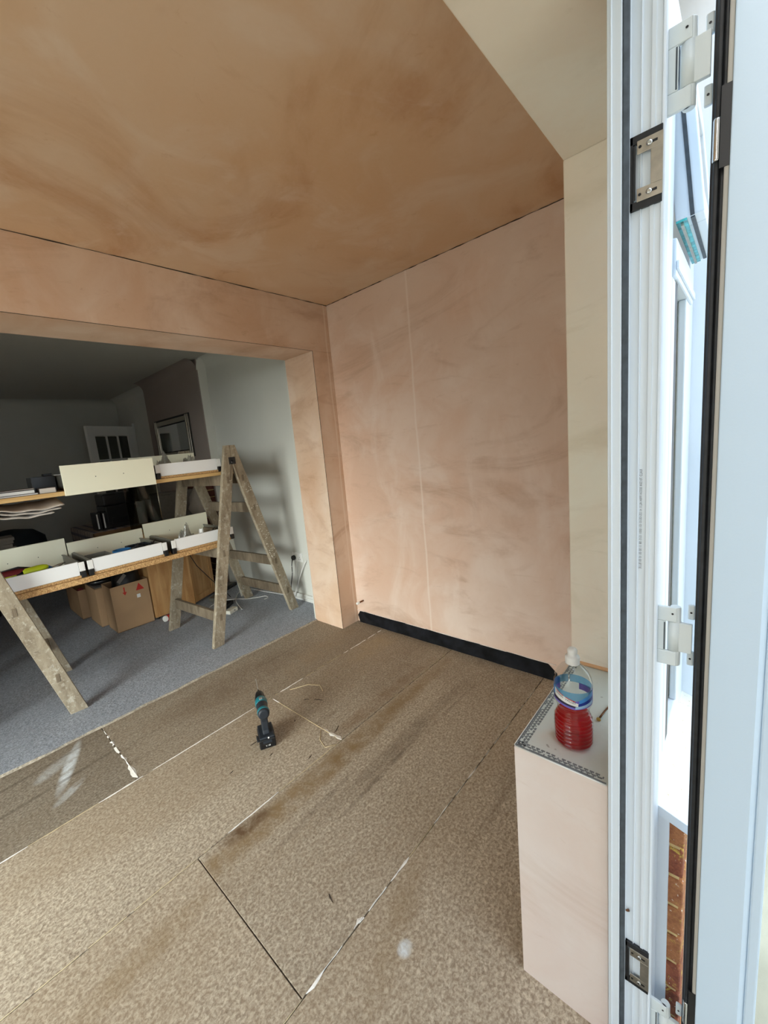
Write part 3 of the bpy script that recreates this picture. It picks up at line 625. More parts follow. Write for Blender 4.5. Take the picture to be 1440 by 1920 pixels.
# far outer reveal and cover trims
MB().box(1.42, 1.62, .0, .19, -.14, 2.6).build('trim_7', M['upvc'], kind='structure', bevel=.004)
MB().box(.9385, .950, .0875, .1115, -.14, .600).build('trim_8', M['upvc'], kind='structure', bevel=.001)
sl = MB().prism([(.115, .628), (.052, .604), (.052, .588), (.056, .586), (.115, .608)], lambda y, z, x: (x, y, z), .9375, 1.42).build('windowsill_outer', M['sill'], wd, bevel=.001, label='dusty white outer windowsill')
MB().prism([(.114, .6285), (.051, .6045), (.051, .586), (.057, .585), (.114, .606)], lambda y, z, x: (x, y, z), .934, .9375).build('sill_end_cap', M['upvc'], wd, bevel=.0006)

# ---------------------------------------------------------------- pipe stub
t = thing('pipe_stub', 'copper pipe stub with white cap poking from pink wall above black strip', 'pipe', (XW, 2.215, .19))
MB().tube([(.002, 0, 0), (-.045, .006, -.004)], .006, 10).build('pipe', M['copper'], t)
MB().lathe([(.009, 0), (.011, .004), (.011, .022), (.008, .028)], (-.043, .006, -.004), 14, axis=(-1, .12, -.08)).build('white_cap', M['white'], t)

# ---------------------------------------------------------------- bottle with red drink, and screw
def bottle():
    t = thing('drink_bottle', 'clear plastic sports-cap bottle half full of red drink on the dwarf wall', 'bottle', (.958, .277, HD + .0005), math.radians(-152))
    prof = [(.020, .002), (.032, 0), (.0375, .003), (.0402, .010)]
    for i in range(0, 46):
        z = .012 + i * .0019; base = .0412 - .0010 * abs(z - .045) / .04
        if z > .066: base -= .0062 * (0.5 - .5 * math.cos(math.pi * min(1, (z - .066) / .026)))
        base += .0012 * math.sin(z / .0098 * 2 * math.pi) * (1 if z < .088 else .4)
        prof.append((base, z))
    prof += [(.0350, .101), (.0375, .106), (.0398, .112), (.0402, .118), (.0402, .152), (.0414, .156), (.0408, .164), (.0385, .175), (.0340, .186), (.0270, .196), (.0190, .203), (.0140, .208), (.0130, .213), (.0130, .219)]
    MB().lathe(prof, n=48, closed=False).build('bottle_wall', M['pet'], t)
    lp = [(r - .0012, z + .001) for r, z in prof if z < .080]; lp = [(max(r, .001), z) for r, z in lp]; lp.append((lp[-1][0] - .0005, .0805))
    MB().lathe([(.002, .003)] + lp[1:], n=48).build('red_drink', M['juice'], t)
    MB().lathe([(.0150, .206), (.0152, .207), (.0155, .222), (.0148, .2245), (.0105, .2255), (.0100, .232), (.0108, .2335), (.0106, .240), (.0080, .2435), (.004, .2445)], n=28, fn=lambda a, z: 1 + (.015 * math.cos(a * 24) if z < .224 else 0)).build('sports_cap', M['white'], t)
    # wrap label: clear upper film plus printed waves, coordinates (angle, height) on the cylinder
    def wrap(poly_top, poly_bot, a0, a1, r, name, mat, n=30):
        def fn(u, v): a = a0 + (a1 - a0) * u; z = poly_bot(u) * (1 - v) + poly_top(u) * v; return (r * math.cos(a), r * math.sin(a), z)
        return MB().grid(fn, n, 3).build(name, M[mat], t)
    L0 = lambda a: .1115 + .0075 * abs(math.sin((a + .15) * .75))
    W_ = lambda top, bot, a0, a1, r, nm, mt: wrap(lambda u: top(a0 + (a1 - a0) * u), lambda u: bot(a0 + (a1 - a0) * u), a0, a1, r, nm, mt, 40)
    W_(lambda a: .1535, lambda a: .134, -3.1, 3.1, .0406, 'label_film', 'label_film')
    W_(lambda a: .134 + .006 * math.sin(a * 1.2), L0, -2.6, 2.6, .0407, 'label_base', 'violet')
    W_(lambda a: .1490 - .0155 * (a + 1.3), lambda a: .1300 - .0075 * (a + 1.3), -1.35, .12, .0409, 'label_panel', 'white')
    W_(lambda a: .1305 - .0080 * (a + 1.3), lambda a: .1225 - .0045 * (a + 1.3), -1.5, .15, .0410, 'label_band', 'navy_print')
    W_(lambda a: .134 + .018 * a, lambda a: .125 + .014 * a, .10, 1.05, .0410, 'label_wave', 'blue_mid')
    W_(lambda a: .1265 + .013 * a, lambda a: .1195 + .011 * a, .05, 1.05, .0411, 'label_wave', 'blue_dark')
    W_(lambda a: .1205 + .009 * a, lambda a: .1145 + .007 * a, -.1, 1.05, .0412, 'label_wave', 'blue_light')
    W_(lambda a: .150, lambda a: .128, -2.6, -1.35, .0409, 'label_wave', 'blue_mid')
    W_(lambda a: .152, lambda a: .118 + .002 * a, 1.05, 1.75, .0409, 'label_panel', 'violet')
    red = lambda a0, a1: W_(lambda a: .1466 - .0125 * (a + 1.2) + .0008, lambda a: .1466 - .0125 * (a + 1.2) - .0012, a0, a1, .0412, 'label_bar', 'red_print')
    red(-1.20, -.72); red(-.60, -.10)
    def on(a_c, z_c, slope): return lambda x, y: (.0413 * math.cos(a_c + x / .0410), .0413 * math.sin(a_c + x / .0410), z_c + y - slope * x)
    text_mesh('label_text', 'SPRING', .0070, on(-.98, .1385, .26), M['navy_print'], t, sx=.88)
    text_mesh('label_text', 'VALLEY', .0078, on(-.34, .1310, .26), M['navy_print'], t, sx=.88)
    return t
bt = bottle()
t = thing('long_screw', 'brass-headed long screw lying on the dwarf wall beside the bottle', 'screw', (1.070, .249, HD + .005))
MB().tube([(0, 0, 0), (.04, -.004, .0), (.085, -.010, -.003), (.092, -.011, -.003)], [.0024, .0022, .0022, .0003], 8).build('shank', M['copper'], t)
MB().lathe([(.0022, 0), (.0052, .003), (.0052, .0042)], (.002, 0, 0), 14, axis=(-1, .05, 0)).build('screw_head', M['brass'], t)

# ---------------------------------------------------------------- cordless drill
hd = math.atan2(.22, .11)
t = thing('cordless_drill', 'teal and black cordless drill standing on its battery on the chipboard floor', 'drill', (.955, 1.722, 0), hd)
# local x = pointing direction
MB().box(-.062, .050, -.040, .040, .001, .052).build('battery', M['black'], t, bevel=.006)
MB().box(-.064, .048, -.037, .037, .053, .066).build('foot', M['tool_dark'], t, bevel=.005)
MB().prism([(-.045, .064), (.020, .064), (.005, .085), (.004, .155), (.016, .17), (-.046, .17), (-.036, .13), (-.038, .085)], lambda x, z, y: (x, y, z), -.017, .017).build('handle', M['tool_dark'], t, bevel=.007, seg=3)
MB().lathe([(.018, -.075), (.026, -.072), (.0285, -.060), (.0285, -.040)], (0, 0, .192), 24, axis=(1, 0, 0)).build('rear_cap', M['tool_dark'], t)
MB().lathe([(.0290, -.060), (.0298, -.056), (.0298, -.044), (.0290, -.040)], (0, 0, .192), 24, axis=(1, 0, 0)).build('rear_band', M['teal'], t)
MB().lathe([(.0285, -.042), (.0270, -.03), (.0270, .0), (.0285, .01)], (0, 0, .192), 24, axis=(1, 0, 0)).build('motor_housing', M['tool_dark'], t)
MB().lathe([(.0285, .008), (.0300, .012), (.0300, .046), (.0270, .056)], (0, 0, .192), 24, axis=(1, 0, 0)).build('gear_housing', M['teal'], t)
MB().box(.016, .034, -.008, .008, .219, .224).build('speed_switch', M['alu'], t, bevel=.002)
MB().lathe([(.0255, .056), (.0265, .060), (.0250, .092), (.0200, .118), (.0095, .132), (.008, .133)], (0, 0, .192), 24, axis=(1, 0, 0), fn=lambda a, z: 1 + .02 * math.cos(a * 14)).build('chuck', M['black'], t)
MB().tube([(.13, 0, .192), (.16, 0, .192)], [.0045, .003], 8).build('bit_shank', M['black'], t)
MB().tube([(.16 + i * .003, .0010 * math.cos(i * 1.1), .192 + .0010 * math.sin(i * 1.1)) for i in range(40)], .0017, 6).build('drill_bit', M['alu'], t)
MB().box(-.012, .006, -.009, .009, .115, .155).build('trigger', M['teal'], t, bevel=.003)
MB().prism([(-.045, .02), (-.045, .064), (-.02, .064), (-.02, .060), (-.041, .060), (-.041, .024), (-.02, .024), (-.02, .02)], lambda x, z, y: (x, y, z), .048, .051).build('belt_hook', M['chrome'], t)
MB().box(-.062, -.02, .040, .049, .050, .056).build('belt_hook_mount', M['tool_dark'], t)
MB().box(-.0655, -.063, -.022, .022, .032, .046).build('battery_catch', M['tool_dark'], t, bevel=.001)
text_mesh('battery_print', 'V 18', .012, lambda x, y: (-.0628 - .0002, -x, .018 + y), M['white'], t)
MB().lathe([(.004, 0), (.004, .0008)], (-.064, -.006, .0595), 12, axis=(-1, 0, .2)).build('charge_lamp', M['white'], t)

# ---------------------------------------------------------------- trestles
def trestle(label, loc, rz, apx, sides=('A', 'B'), paint=False, rungsA=(.22, .70, 1.255), rungsB=(.20, .50, 1.0, 1.255)):
    t = thing('wooden_trestle', label, 'trestle', loc, rz)
    HT, W2, hs, w = 1.52, .335, .40, .092
    ztop = HT
    def stile(side, y, nm='stile'):
        s = -1 if side == 'A' else 1
        xo0, xo1 = s * (hs + w / 2), apx + s * .046
        def xo(z): return xo0 + (xo1 - xo0) * z / HT
        zs = None
        # inner edge
        k = w
        # z where inner reaches apx centre
        # xo(z) - s*k = apx
        zc = ((apx + s * k) - xo0) / ((xo1 - xo0) / HT)
        poly = [(xo0, 0), (xo0 - s * k, 0), (apx + s * .0012, zc), (apx + s * .0012, HT), (xo1, HT)]
        poly = [(p, q) for p, q in poly]
        return MB().prism(poly, lambda x, z, yy: (x, yy, z + .0128), y - .016, y + .016).build(nm, M['old_wood'], t, bevel=.003), xo
    for side in sides:
        s = -1 if side == 'A' else 1
        for y in (-W2, W2):
            st, xo = stile(side, y)
            for rz_ in (rungsA if side == 'A' else rungsB):
                xc = xo(rz_) - s * w / 2
                if y < 0: MB().box(xc - .010, xc + .010, y - .018, y - .0155, rz_ - .025 + .0128, rz_ + .025 + .0128).build('tenon', M['old_wood_dark'], st, bevel=.001)
        for rz_ in (rungsA if side == 'A' else rungsB):
            xc = xo(rz_) - s * w / 2
            MB().box(xc - .014, xc + .014, -W2 + .0165, W2 - .0165, rz_ - .042 + .0128, rz_ + .042 + .0128).build('rung', M['old_wood_dark'], t, bevel=.004)
    if len(sides) == 2:
        for y in (-W2, W2):
            MB().lathe([(.014, 0), (.014, .006), (.006, .007), (.006, .012)], (apx, y - .016, 1.40), 12, axis=(0, -1, 0)).build('pivot_bolt', M['gasket'], t)
            MB().box(apx - .030, apx + .030, y - .0195, y - .0165, 1.385, 1.44).build('hinge_plate', M['gasket'], t, bevel=.004)
            for s_ in (-1, 1): MB().obox((apx + s_ * .026, y - .018, 1.335), (.006, 0, 0), (0, .0012, 0), (s_ * .016, 0, -.07)).build('hinge_strap', M['old_wood_dark'], t)
    return t
tr = trestle('tall wooden A-frame trestle nearest the white wall socket, with paint splashes', (1.69, 3.274, 0), math.radians(5), -.045)
# white paint splashes on the right-hand near stile
mb = MB(); rnd = random.Random(8)
for zc, n in ((1.16, 7), (1.00, 7), (.93, 4), (.86, 7), (.80, 5), (.74, 7), (.66, 4), (.60, 9), (.56, 8), (.35, 3)):
    for _ in range(n):
        xo = .446 + (-.045 + .046 - .446) * zc / 1.52; x = xo - .012 - rnd.random() * .070; z = zc + rnd.uniform(-.022, .022); q = rnd.uniform(.002, .008); qz = rnd.uniform(.001, .003)
        mb.box(x - q, min(x + q, xo - .004), -.3516, -.3510, z - qz + .0128, z + qz + .0128)
mb.build('paint_splash', M['off_white'], tr, kind='stuff')
tl = trestle('wooden A-frame trestle at the left edge of the photo holding the plank ends', (.03, 3.27, 0), math.radians(-5), -.0, rungsB=(.25, .70, 1.255))

# ---------------------------------------------------------------- planks
PZ, PT = .7548, .789
pl = MB().box(-.22, 1.545, 2.972, 3.435, PZ, PT).build('lower_plank', M['raw_chip'], bevel=.002); tag(pl, 'lower chipboard plank across both trestles carrying three open drawers', 'plank')
UZ, UT = 1.3098, 1.336
pu = MB().box(-.22, 1.77, 2.976, 3.435, UZ, UT).build('upper_plank', M['pine'], bevel=.002); tag(pu, 'upper pale wood plank across both trestles, level with the big cream panel', 'plank')

# ---------------------------------------------------------------- drawers
def drawer(label, loc, rz, w=.50, fw=.50, fz0=-.02, fz1=.185, depth=.45):
    t = thing('kitchen_drawer', label, 'drawer', loc, rz, 'kitchen drawers laid on the trestle planks')
    MB().box(-w / 2 + .03, w / 2 - .03, 0.0, depth, 0.001, .017).build('drawer_base', M['raw_chip'], t)
    MB().box(-w / 2 + .032, w / 2 - .032, .001, .4, .0172, .0182).build('base_lining', M['drawer_grey'], t)
    MB().box(-w / 2 + .035, w / 2 - .035, -.001, .015, .0185, .104).build('back_panel', M['drawer_white'], t, bevel=.001)
    for s in (-1, 1):
        x = s * (w / 2 - .022)
        r = MB(); r.box(x - .007, x + .007, .0, depth, .012, .096); r.box(min(x, x - s * .012), max(x, x - s * .012), .012, depth, .092, .0985)
        r.build('side_rail', M['drawer_grey'], t, bevel=.002)
        b = MB().box(min(s * (w / 2 - .034), s * (w / 2 - .002)), max(s * (w / 2 - .034), s * (w / 2 - .002)), -.004, .0, .042, .100).build('rear_bracket', M['white'], t, bevel=.002)
        MB().box(min(s * (w / 2 - .030), s * (w / 2 - .002)), max(s * (w / 2 - .030), s * (w / 2 - .002)), -.010, .03, .002, .040).build('runner_clip', M['black'], t, bevel=.003)
    f = MB().box(-fw / 2, fw / 2, depth + .002, depth + .020, fz0, fz1).build('front_panel', M['cream'], t, bevel=.0015)
    for x in (-.07, .09): MB().lathe([(.0028, 0), (.0028, .0006)], (x, depth + .0015, fz1 * .55), 10, axis=(0, -1, 0)).build('screw_hole', M['black'], f); 
    for x in (-.07, .09): MB().lathe([(.0028, 0), (.0028, .0006)], (x, depth + .0205, fz1 * .45), 10, axis=(0, 1, 0)).build('screw_hole', M['black'], f)
    return t
D1 = drawer('open drawer at left of the lower plank with lime-yellow tool inside', (.348, 2.987, PT + .0005), 0, fw=.505, fz1=.208)
D2 = drawer('middle open drawer on the lower plank with grey trays inside', (.858, 2.987, PT + .0005), 0, fw=.50, fz1=.170)
D3 = drawer('open drawer at right of the lower plank holding crumpled clear film', (1.385, 2.987, PT + .0005), 0, fw=.53, fz1=.197)
D4 = drawer('open drawer at right of the upper plank beside the ladder top', (1.365, 2.987, UT + .0005), 0, fw=.52, fz1=.172)
D5 = drawer('drawer turned round on upper plank, its big cream front facing the camera', (.832, 3.434, UT + .0005), math.pi, fw=.528, fz0=-.029, fz1=.152, depth=.468)

# contents of the drawers
rnd = random.Random(21)
def crumple(name, label, cat, c, sx, sy, h, mat, seed, n=14, rough=1.0):
    r = random.Random(seed); ph = [r.uniform(0, 6.28) for _ in range(8)]
    def fn(u, v):
        x, y = (u - .5) * 2, (v - .5) * 2; d = max(0, 1 - (x * x + y * y) ** .7)
        z = h * d * (.55 + .30 * math.sin(x * 7 + ph[0]) * math.cos(y * 6 + ph[1]) + .35 * abs(math.sin(x * 13 + y * 9 + ph[2]) * rough) + .2 * math.sin(y * 17 + ph[3]))
        return (x * sx * (1 + .1 * math.sin(v * 9 + ph[4])), y * sy * (1 + .1 * math.sin(u * 8 + ph[5])), max(.001, z))
    o = MB().grid(fn, n, n, False).build(name, M[mat]); o.location = c; tag(o, label, cat); return o
b0 = PT + .0192
crumple('plastic_bag', 'crumpled clear plastic film standing up in the lower right drawer', 'bag', (1.30, 3.10, b0), .085, .08, .17, 'poly_bag', 2, 26, .6)
crumple('plastic_wrapper', 'small white crumpled wrapper in the lower right drawer', 'wrapper', (1.42, 3.09, b0), .035, .05, .12, 'white', 5, 10)
crumple('grey_plastic_bag', 'grey plastic bag bulging over the left of the upper right drawer', 'bag', (1.258, 3.16, UT + .0192), .09, .11, .17, 'poly_bag', 9)
crumple('folded_plastic_sleeve', 'flat clear plastic sleeve in the middle of the upper right drawer', 'bag', (1.445, 3.16, UT + .0192), .08, .11, .14, 'poly_bag', 12)
t = thing('dark_bracket', 'small black metal bracket beside the white wrapper in the lower right drawer', 'bracket', (1.50, 3.08, b0))
MB().tube([(-.03, 0, .003), (-.01, .02, .05), (.02, .01, .075), (.045, .03, .088)], .0035, 6).build('arm', M['black'], t); MB().box(-.045, .04, -.02, .0, .0, .012).build('base_plate', M['alu'], t, bevel=.001)
for i, (xx, yy) in enumerate(((1.525, 3.17), (1.56, 3.22), (1.575, 3.28))):
    o = MB().box(-.026, .012, -.08, .09, 0, .030 + i * .02).build('wood_offcut', M['old_wood_dark'], bevel=.001); o.location = (xx - .01 + .0 * i, yy - .04, b0); o.scale = (.55, 1, 1)
    tag(o, ['shortest grey offcut stacked at right end of lower right drawer', 'middle grey offcut at right end of lower right drawer', 'tallest grey offcut beside the rail of lower right drawer'][i], 'offcut', 'grey offcuts in the lower right drawer')
# lime tool, pouch, blue handle
t = thing('lime_yellow_tool', 'lime-yellow plastic tool lying in the lower left drawer', 'tool', (.27, 3.045, b0 + .080), math.radians(6))
MB().lathe([(.004, 0), (.014, .004), (.026, .02), (.0265, .05), (.028, .075), (.024, .105), (.014, .125), (.004, .13)], (.03, 0, .004), 16, axis=(1, 0, .05), sy=.8, fn=lambda a, z: 1 + .06 * math.sin(z * 420) * (math.cos(a) > .2)).build('grip', M['lime'], t)
MB().tube([(.035, 0, .004), (.015, -.004, .0), (-.0, -.008, -.004)], [.012, .007, .007], 8).build('neck', M['black'], t)
MB().tube([(.0, -.008, -.004), (-.05, -.012, -.008), (-.12, -.014, -.012)], [.010, .013, .009], 10).build('handle', M['lime'], t)
o = MB().box(.16, .42, 3.0155, 3.10, b0, b0 + .052).build('white_parts_box', M['white'], bevel=.003); tag(o, 'flat white box under the lime-yellow tool in the lower left drawer', 'box')
t = thing('maroon_pouch', 'long dark red and black pouch behind the lime-yellow tool', 'pouch', (.245, 3.17, b0 + .012))
MB().lathe([(.002, 0), (.04, .015), (.052, .05), (.050, .12), (.038, .2), (.012, .25), (.002, .255)], (-.10, 0, .046), 18, axis=(1, 0, .02), sy=.80).build('pouch_body', M['maroon'], t)
MB().tube([(-.05, -.03, .090), (.05, -.03, .096), (.16, -.01, .060)], [.003, .006, .003], 6).build('pouch_zip', M['black'], t)
t = thing('blue_handled_pliers', 'blue-handled pliers behind the tool in the lower left drawer', 'pliers', (.41, 3.16, b0 + .028), math.radians(10))
MB().tube([(-.03, .0, .02), (.0, .012, .036), (.03, .006, .038), (.05, 0, .026)], [.008, .013, .013, .008], 10).build('blue_grip', M['blue_item'], t)
MB().tube([(-.03, -.02, .0), (.01, -.026, .012), (.04, -.012, .018)], [.006, .009, .006], 10).build('blue_grip', M['blue_item'], t)
MB().tube([(.05, 0, .026), (.09, .004, .03), (.13, .006, .04)], [.006, .010, .003], 8).build('jaw', M['chrome'], t)
for i in range(9):
    x = .40 + rnd.random() * .125; y = 3.05 + rnd.random() * .10; a = rnd.random() * 3.14; L = .018 + rnd.random() * .02; z = b0 + .008 + rnd.random() * .0
    o = MB().tube([(-L, 0, 0), (L * .6, 0, .0), (L, 0, 0)], [.006, .003, .006], 8).build('loose_fixing', M['chrome'] if i % 3 else M['black']); o.location = (x, y, z + .001); o.rotation_euler = (0, 0, a)
    tag(o, ('small shiny metal fixing' if i % 3 else 'small black fixing') + ' loose in the right half of the lower left drawer', 'fixing', 'loose fixings in the lower left drawer')
# middle drawer: trays
t = thing('grey_parts_tray', 'grey square plastic tray at left end of the middle drawer', 'tray', (.70, 3.12, b0))
mb = MB(); 
for a in ((-.05, .075, -.09, -.086), (-.05, .075, .086, .09), (-.05, -.046, -.086, .086), (.071, .075, -.086, .086)): mb.box(*a, 0, .078)
mb.build('tray_walls', M['drawer_grey'], t); MB().box(-.05, .075, -.09, .09, 0, .004).build('tray_floor', M['drawer_grey'], t)
t = thing('blue_bowl', 'blue plastic bowl in the middle drawer', 'bowl', (.845, 3.09, b0))
MB().lathe([(.035, .001), (.050, .03), (.058, .082), (.0555, .082), (.047, .03), (.033, .004)], n=28, sy=1.0).build('bowl_wall', M['blue_item'], t); 
t = thing('dark_parts_tray', 'long dark divided tray at right of the middle drawer', 'tray', (.98, 3.16, b0))
mb = MB()
for a in ((-.065, .075, -.10, -.096), (-.065, .075, .096, .10), (-.065, -.061, -.096, .096), (.071, .075, -.096, .096), (.0, .004, -.096, .096)): mb.box(*a, 0, .072)
mb.build('tray_walls', M['tool_dark'], t)
for i in range(6):
    o = MB().tube([(-.025, 0, 0), (.02, .004, .01), (.035, 0, .025)], [.004, .006, .002], 6).build('black_clip', M['black']); o.location = (.92 + i * .022, 3.075 + .012 * (i % 3), b0 + .076); o.rotation_euler = (0, 0, i * 1.3)
    o.location.z = b0 + .077; o.location.y = 3.062; tag(o, 'small black clip lying on the rim of the dark tray', 'clip', 'black clips on the dark tray')

# ---------------------------------------------------------------- papers on / under the upper plank
def magazine(name, label, c, rz, sx, sy, h, mat, page='white'):
    t = thing(name, label, 'magazine', c, rz)
    MB().box(-sx + .004, sx - .003, -sy + .003, sy - .003, .0015, h - .0015).build('pages', M[page], t)
    mb = MB(); mb.box(-sx, sx, -sy, sy, 0, .0014); mb.box(-sx, sx, -sy, sy, h - .0014, h); mb.box(sx - .0025, sx, -sy, sy, .0014, h - .0014); mb.build('cover', M[mat], t)
    return t
magazine('magazine', 'lowest magazine at left end of the upper plank', (.295, 3.125, UT + .0006), .03, .155, .105, .009, 'magazine')
magazine('magazine', 'thick white-edged booklet on the magazines at left of upper plank', (.295, 3.13, UT + .0102), .0, .145, .105, .020, 'dark_box')
magazine('magazine', 'worn top magazine on the booklet at left of the upper plank', (.305, 3.15, UT + .0308), .15, .13, .09, .008, 'magazine', 'paper')
magazine('magazine', 'brown magazine leaning out beside the big cream panel', (.510, 3.12, UT + .0006), -.12, .042, .10, .030, 'magazine', 'paper')
t = thing('dark_parts_box', 'dark brown box standing behind the left edge of the big cream panel', 'box', (.535, 3.30, UT + .0006), .0)
MB().box(-.075, .05, -.07, .09, 0, .10).build('box_body', M['dark_box'], t, bevel=.002); MB().box(.0, .045, -.03, .03, .1005, .115).build('box_catch', M['black'], t, bevel=.002)
# newspapers draped under the plank, lying over the trestle rung
def sheet(ofs, x1, seed, y0, y1):
    r = random.Random(seed)
    def fn(u, v):
        x = .13 + (x1 - .13) * u; s = u
        edge = 1 - v
        z = 1.306 - ofs * (.15 + .85 * min(1, u * 4)) - .048 * math.sin(min(1, s * 1.0) * math.pi * .62) * (0.5 + .8 * edge) + .03 * (s ** 2) * .5 + .0025 * math.sin(u * 21 + seed)
        return (x + .02 * v * math.sin(seed), y0 + (y1 - y0) * v, z)
    return fn
for i, (of, x1, lab) in enumerate(((.006, .56, 'topmost newspaper sheet sagging below the left of the upper plank'), (.022, .54, 'middle folded newspaper sagging below the upper plank'), (.040, .50, 'lowest newspaper hanging below the upper plank at left'))):
    f = sheet(of, x1, i + 1, 2.985 - .008 * i, 3.30)
    t = thing('newspaper', lab, 'newspaper', group='newspapers under the upper plank')
    MB().grid(f, 30, 6).build('page', M['paper'], t, solid=.004)
    mb = MB(); r = random.Random(i)
    for k in range(16):
        u0 = .55 + .42 * (k % 8) / 8; v0 = .0 + .30 * (k // 8)
        mb.face([Vector(f(a, b)) + Vector((0, -.001, -.0032)) for a, b in ((u0, v0 + .02), (u0, v0 + .26), (u0 + .043, v0 + .26), (u0 + .043, v0 + .02))])
    mb.build('print_column', M['print_grey'], t, kind='stuff')

# ---------------------------------------------------------------- boxes and cabinet under the planks
CZ = .0128
def carton(label, x0, x1, y0, y1, h, extra=None, rz=0):
    t = thing('cardboard_box', label, 'box', ((x0 + x1) / 2, (y0 + y1) / 2, CZ), rz); a, b = (x1 - x0) / 2, (y1 - y0) / 2; th = .004
    for nm, bb in (('front_wall', (-a, a, -b, -b + th)), ('rear_wall', (-a, a, b - th, b)), ('side_wall', (-a, -a + th, -b + th, b - th)), ('side_wall', (a - th, a, -b + th, b - th))):
        MB().box(*bb, 0, h).build(nm, M['cardboard'], t, bevel=.001)
    MB().box(-a, a, -b, b, 0, .004).build('box_floor', M['cardboard_in'], t)
    return t, a, b
t, a, b = carton('largest open cardboard box with red arrow and red triangle under the plank', .93, 1.24, 3.95, 4.20, .415)
MB().prism([(-.072, .345), (-.062, .345), (-.062, .30), (-.049, .30), (-.067, .27), (-.085, .30), (-.072, .30)][:7], lambda x, z, y: (x + .02, y, z + .045), -b - .0008, -b - .0001).build('printed_arrow', M['red_print'], t)
MB().prism([(.045, .31), (.115, .31), (.075, .375)], lambda x, z, y: (x, y, z + .02), -b - .0008, -b - .0001).build('printed_triangle', M['red_print'], t)
MB().box(.045, .075, -b - .0009, -b - .0001, .262, .295).build('sticker', M['white'], t)
t, a, b = carton('narrow closed cardboard box between the small and largest boxes', .885, 1.16, 4.26, 4.60, .36)
MB().box(-a, a, -b, b, .3605, .366).build('box_lid', M['cardboard_in'], t); MB().box(-a + .01, a - .02, -b + .02, b - .1, .3665, .372).build('paper_leaflet', M['grey_fabric'], t)
t, a, b = carton('smallest open cardboard box furthest back at left under the plank', .83, 1.15, 4.68, 5.20, .29)
o = MB().lathe([(.03, 0), (.032, .02), (.032, .21), (.028, .23), (.015, .24)], (0, 0, 0), 16).build('red_spray_can', M['maroon']); o.location = (.868, 4.74, CZ + .06); tag(o, 'dark red can with white label sticking up in the smallest box', 'can')
MB().box(-.014, .014, -.0335, -.0305, .15, .22).build('can_label', M['white'], o)
t = thing('frying_pan', 'black round frying pan resting in the cardboard boxes under the plank', 'pan', (.98, 4.42, CZ + .38))
MB().lathe([(.02, 0), (.10, .0), (.125, .035), (.122, .035), (.10, .004)], n=32).build('pan_bowl', M['black'], t); MB().lathe([(.1225, .034), (.1265, .0355), (.1225, .037)], n=32, closed=False).build('pan_rim', M['chrome'], t)
MB().tube([(.12, 0, .03), (.2, .03, .05), (.3, .06, .06)], [.01, .012, .012], 8).build('pan_handle', M['black'], t)
t = thing('black_holdall', 'black soft bag standing in the largest cardboard box', 'bag', (1.10, 4.08, CZ + .006))
MB().lathe([(.06, 0), (.095, .05), (.10, .3), (.09, .47), (.05, .52), (.01, .53)], n=20, sx=1.25, sy=.95).build('bag_body', M['black'], t)
MB().obox((-.055, -.088, .455), (.032, .0, .030), (0, .002, 0), (-.010, 0, .012)).build('swing_tag', M['grey_fabric'], t)

cab = thing('oak_cabinet', 'light oak cabinet with its framed door ajar under the lower plank', 'cabinet', (1.25, 3.94, CZ))
cw, cd, ch = .385, .36, .80
for nm, bb in (('end_panel', (0, cw, 0, .02, .02, ch)), ('rear_panel', (0, cw, cd - .012, cd, .02, ch)), ('side_panel', (0, .018, .02, cd - .012, .02, ch)), ('cabinet_base', (.018, cw, .02, cd - .012, .04, .06)), ('cabinet_top', (-.006, cw + .006, -.006, cd + .006, ch, ch + .022))):
    MB().box(*bb).build(nm, M['oak'], cab, bevel=.002)
for x, y in ((.03, .03), (.03, cd - .04), (cw - .03, .03), (cw - .03, cd - .04)): MB().lathe([(.016, 0), (.018, .004), (.014, .02)], (x, y, 0), 10).build('foot', M['black'], cab)
dr = bpy.data.objects.new('cabinet_door', None); COL.objects.link(dr); dr.parent = cab; dr.location = (cw + .004, .004, 0); dr.rotation_euler = (0, 0, math.radians(27))
dw = .33
MB().box(.05, dw - .05, .006, .014, .09, ch - .07).build('raised_panel', M['oak'], dr, bevel=.003)
for nm, bb in (('door_stile', (0, .05, 0, .02, .03, ch)), ('door_stile', (dw - .05, dw, 0, .02, .03, ch)), ('door_rail', (.05, dw - .05, 0, .02, .03, .09)), ('door_rail', (.05, dw - .05, 0, .02, ch - .07, ch))): MB().box(*bb).build(nm, M['oak'], dr, bevel=.002)
t = thing('grey_storage_box', 'tall grey fabric storage box behind the oak cabinet door and trestle', 'box', (1.88, 4.62, CZ))
MB().box(-.21, .21, -.12, .12, 0, 1.10).build('box_body', M['grey_fabric'], t, bevel=.006); MB().box(-.213, .213, -.123, .123, 1.1005, 1.12).build('box_lid', M['grey_fabric'], t, bevel=.003)
o = MB().tube([(0, 0, 0), (.10, .045, -.008)], .026, 16).build('red_white_tube', M['white']); o.location = (1.275, 3.80, CZ + .034); tag(o, 'red and white tube lying on the carpet under the oak cabinet edge', 'tube')
MB().tube([(.018, .008, -.0014), (.085, .038, -.0068)], .0265, 16).build('red_label', M['red_print'], o)

# black flex hanging in front of the cabinet door
cur = [(1.60, 3.93, .74), (1.62, 3.915, .60), (1.69, 3.90, .42), (1.80, 3.88, .25), (1.88, 3.86, .14), (1.93, 3.84, .06), (1.95, 3.82, .019)]
o = MB().tube(cur, .004, 6).build('black_flex', M['black']); tag(o, 'thin black flex hanging in front of the oak cabinet door', 'cable')

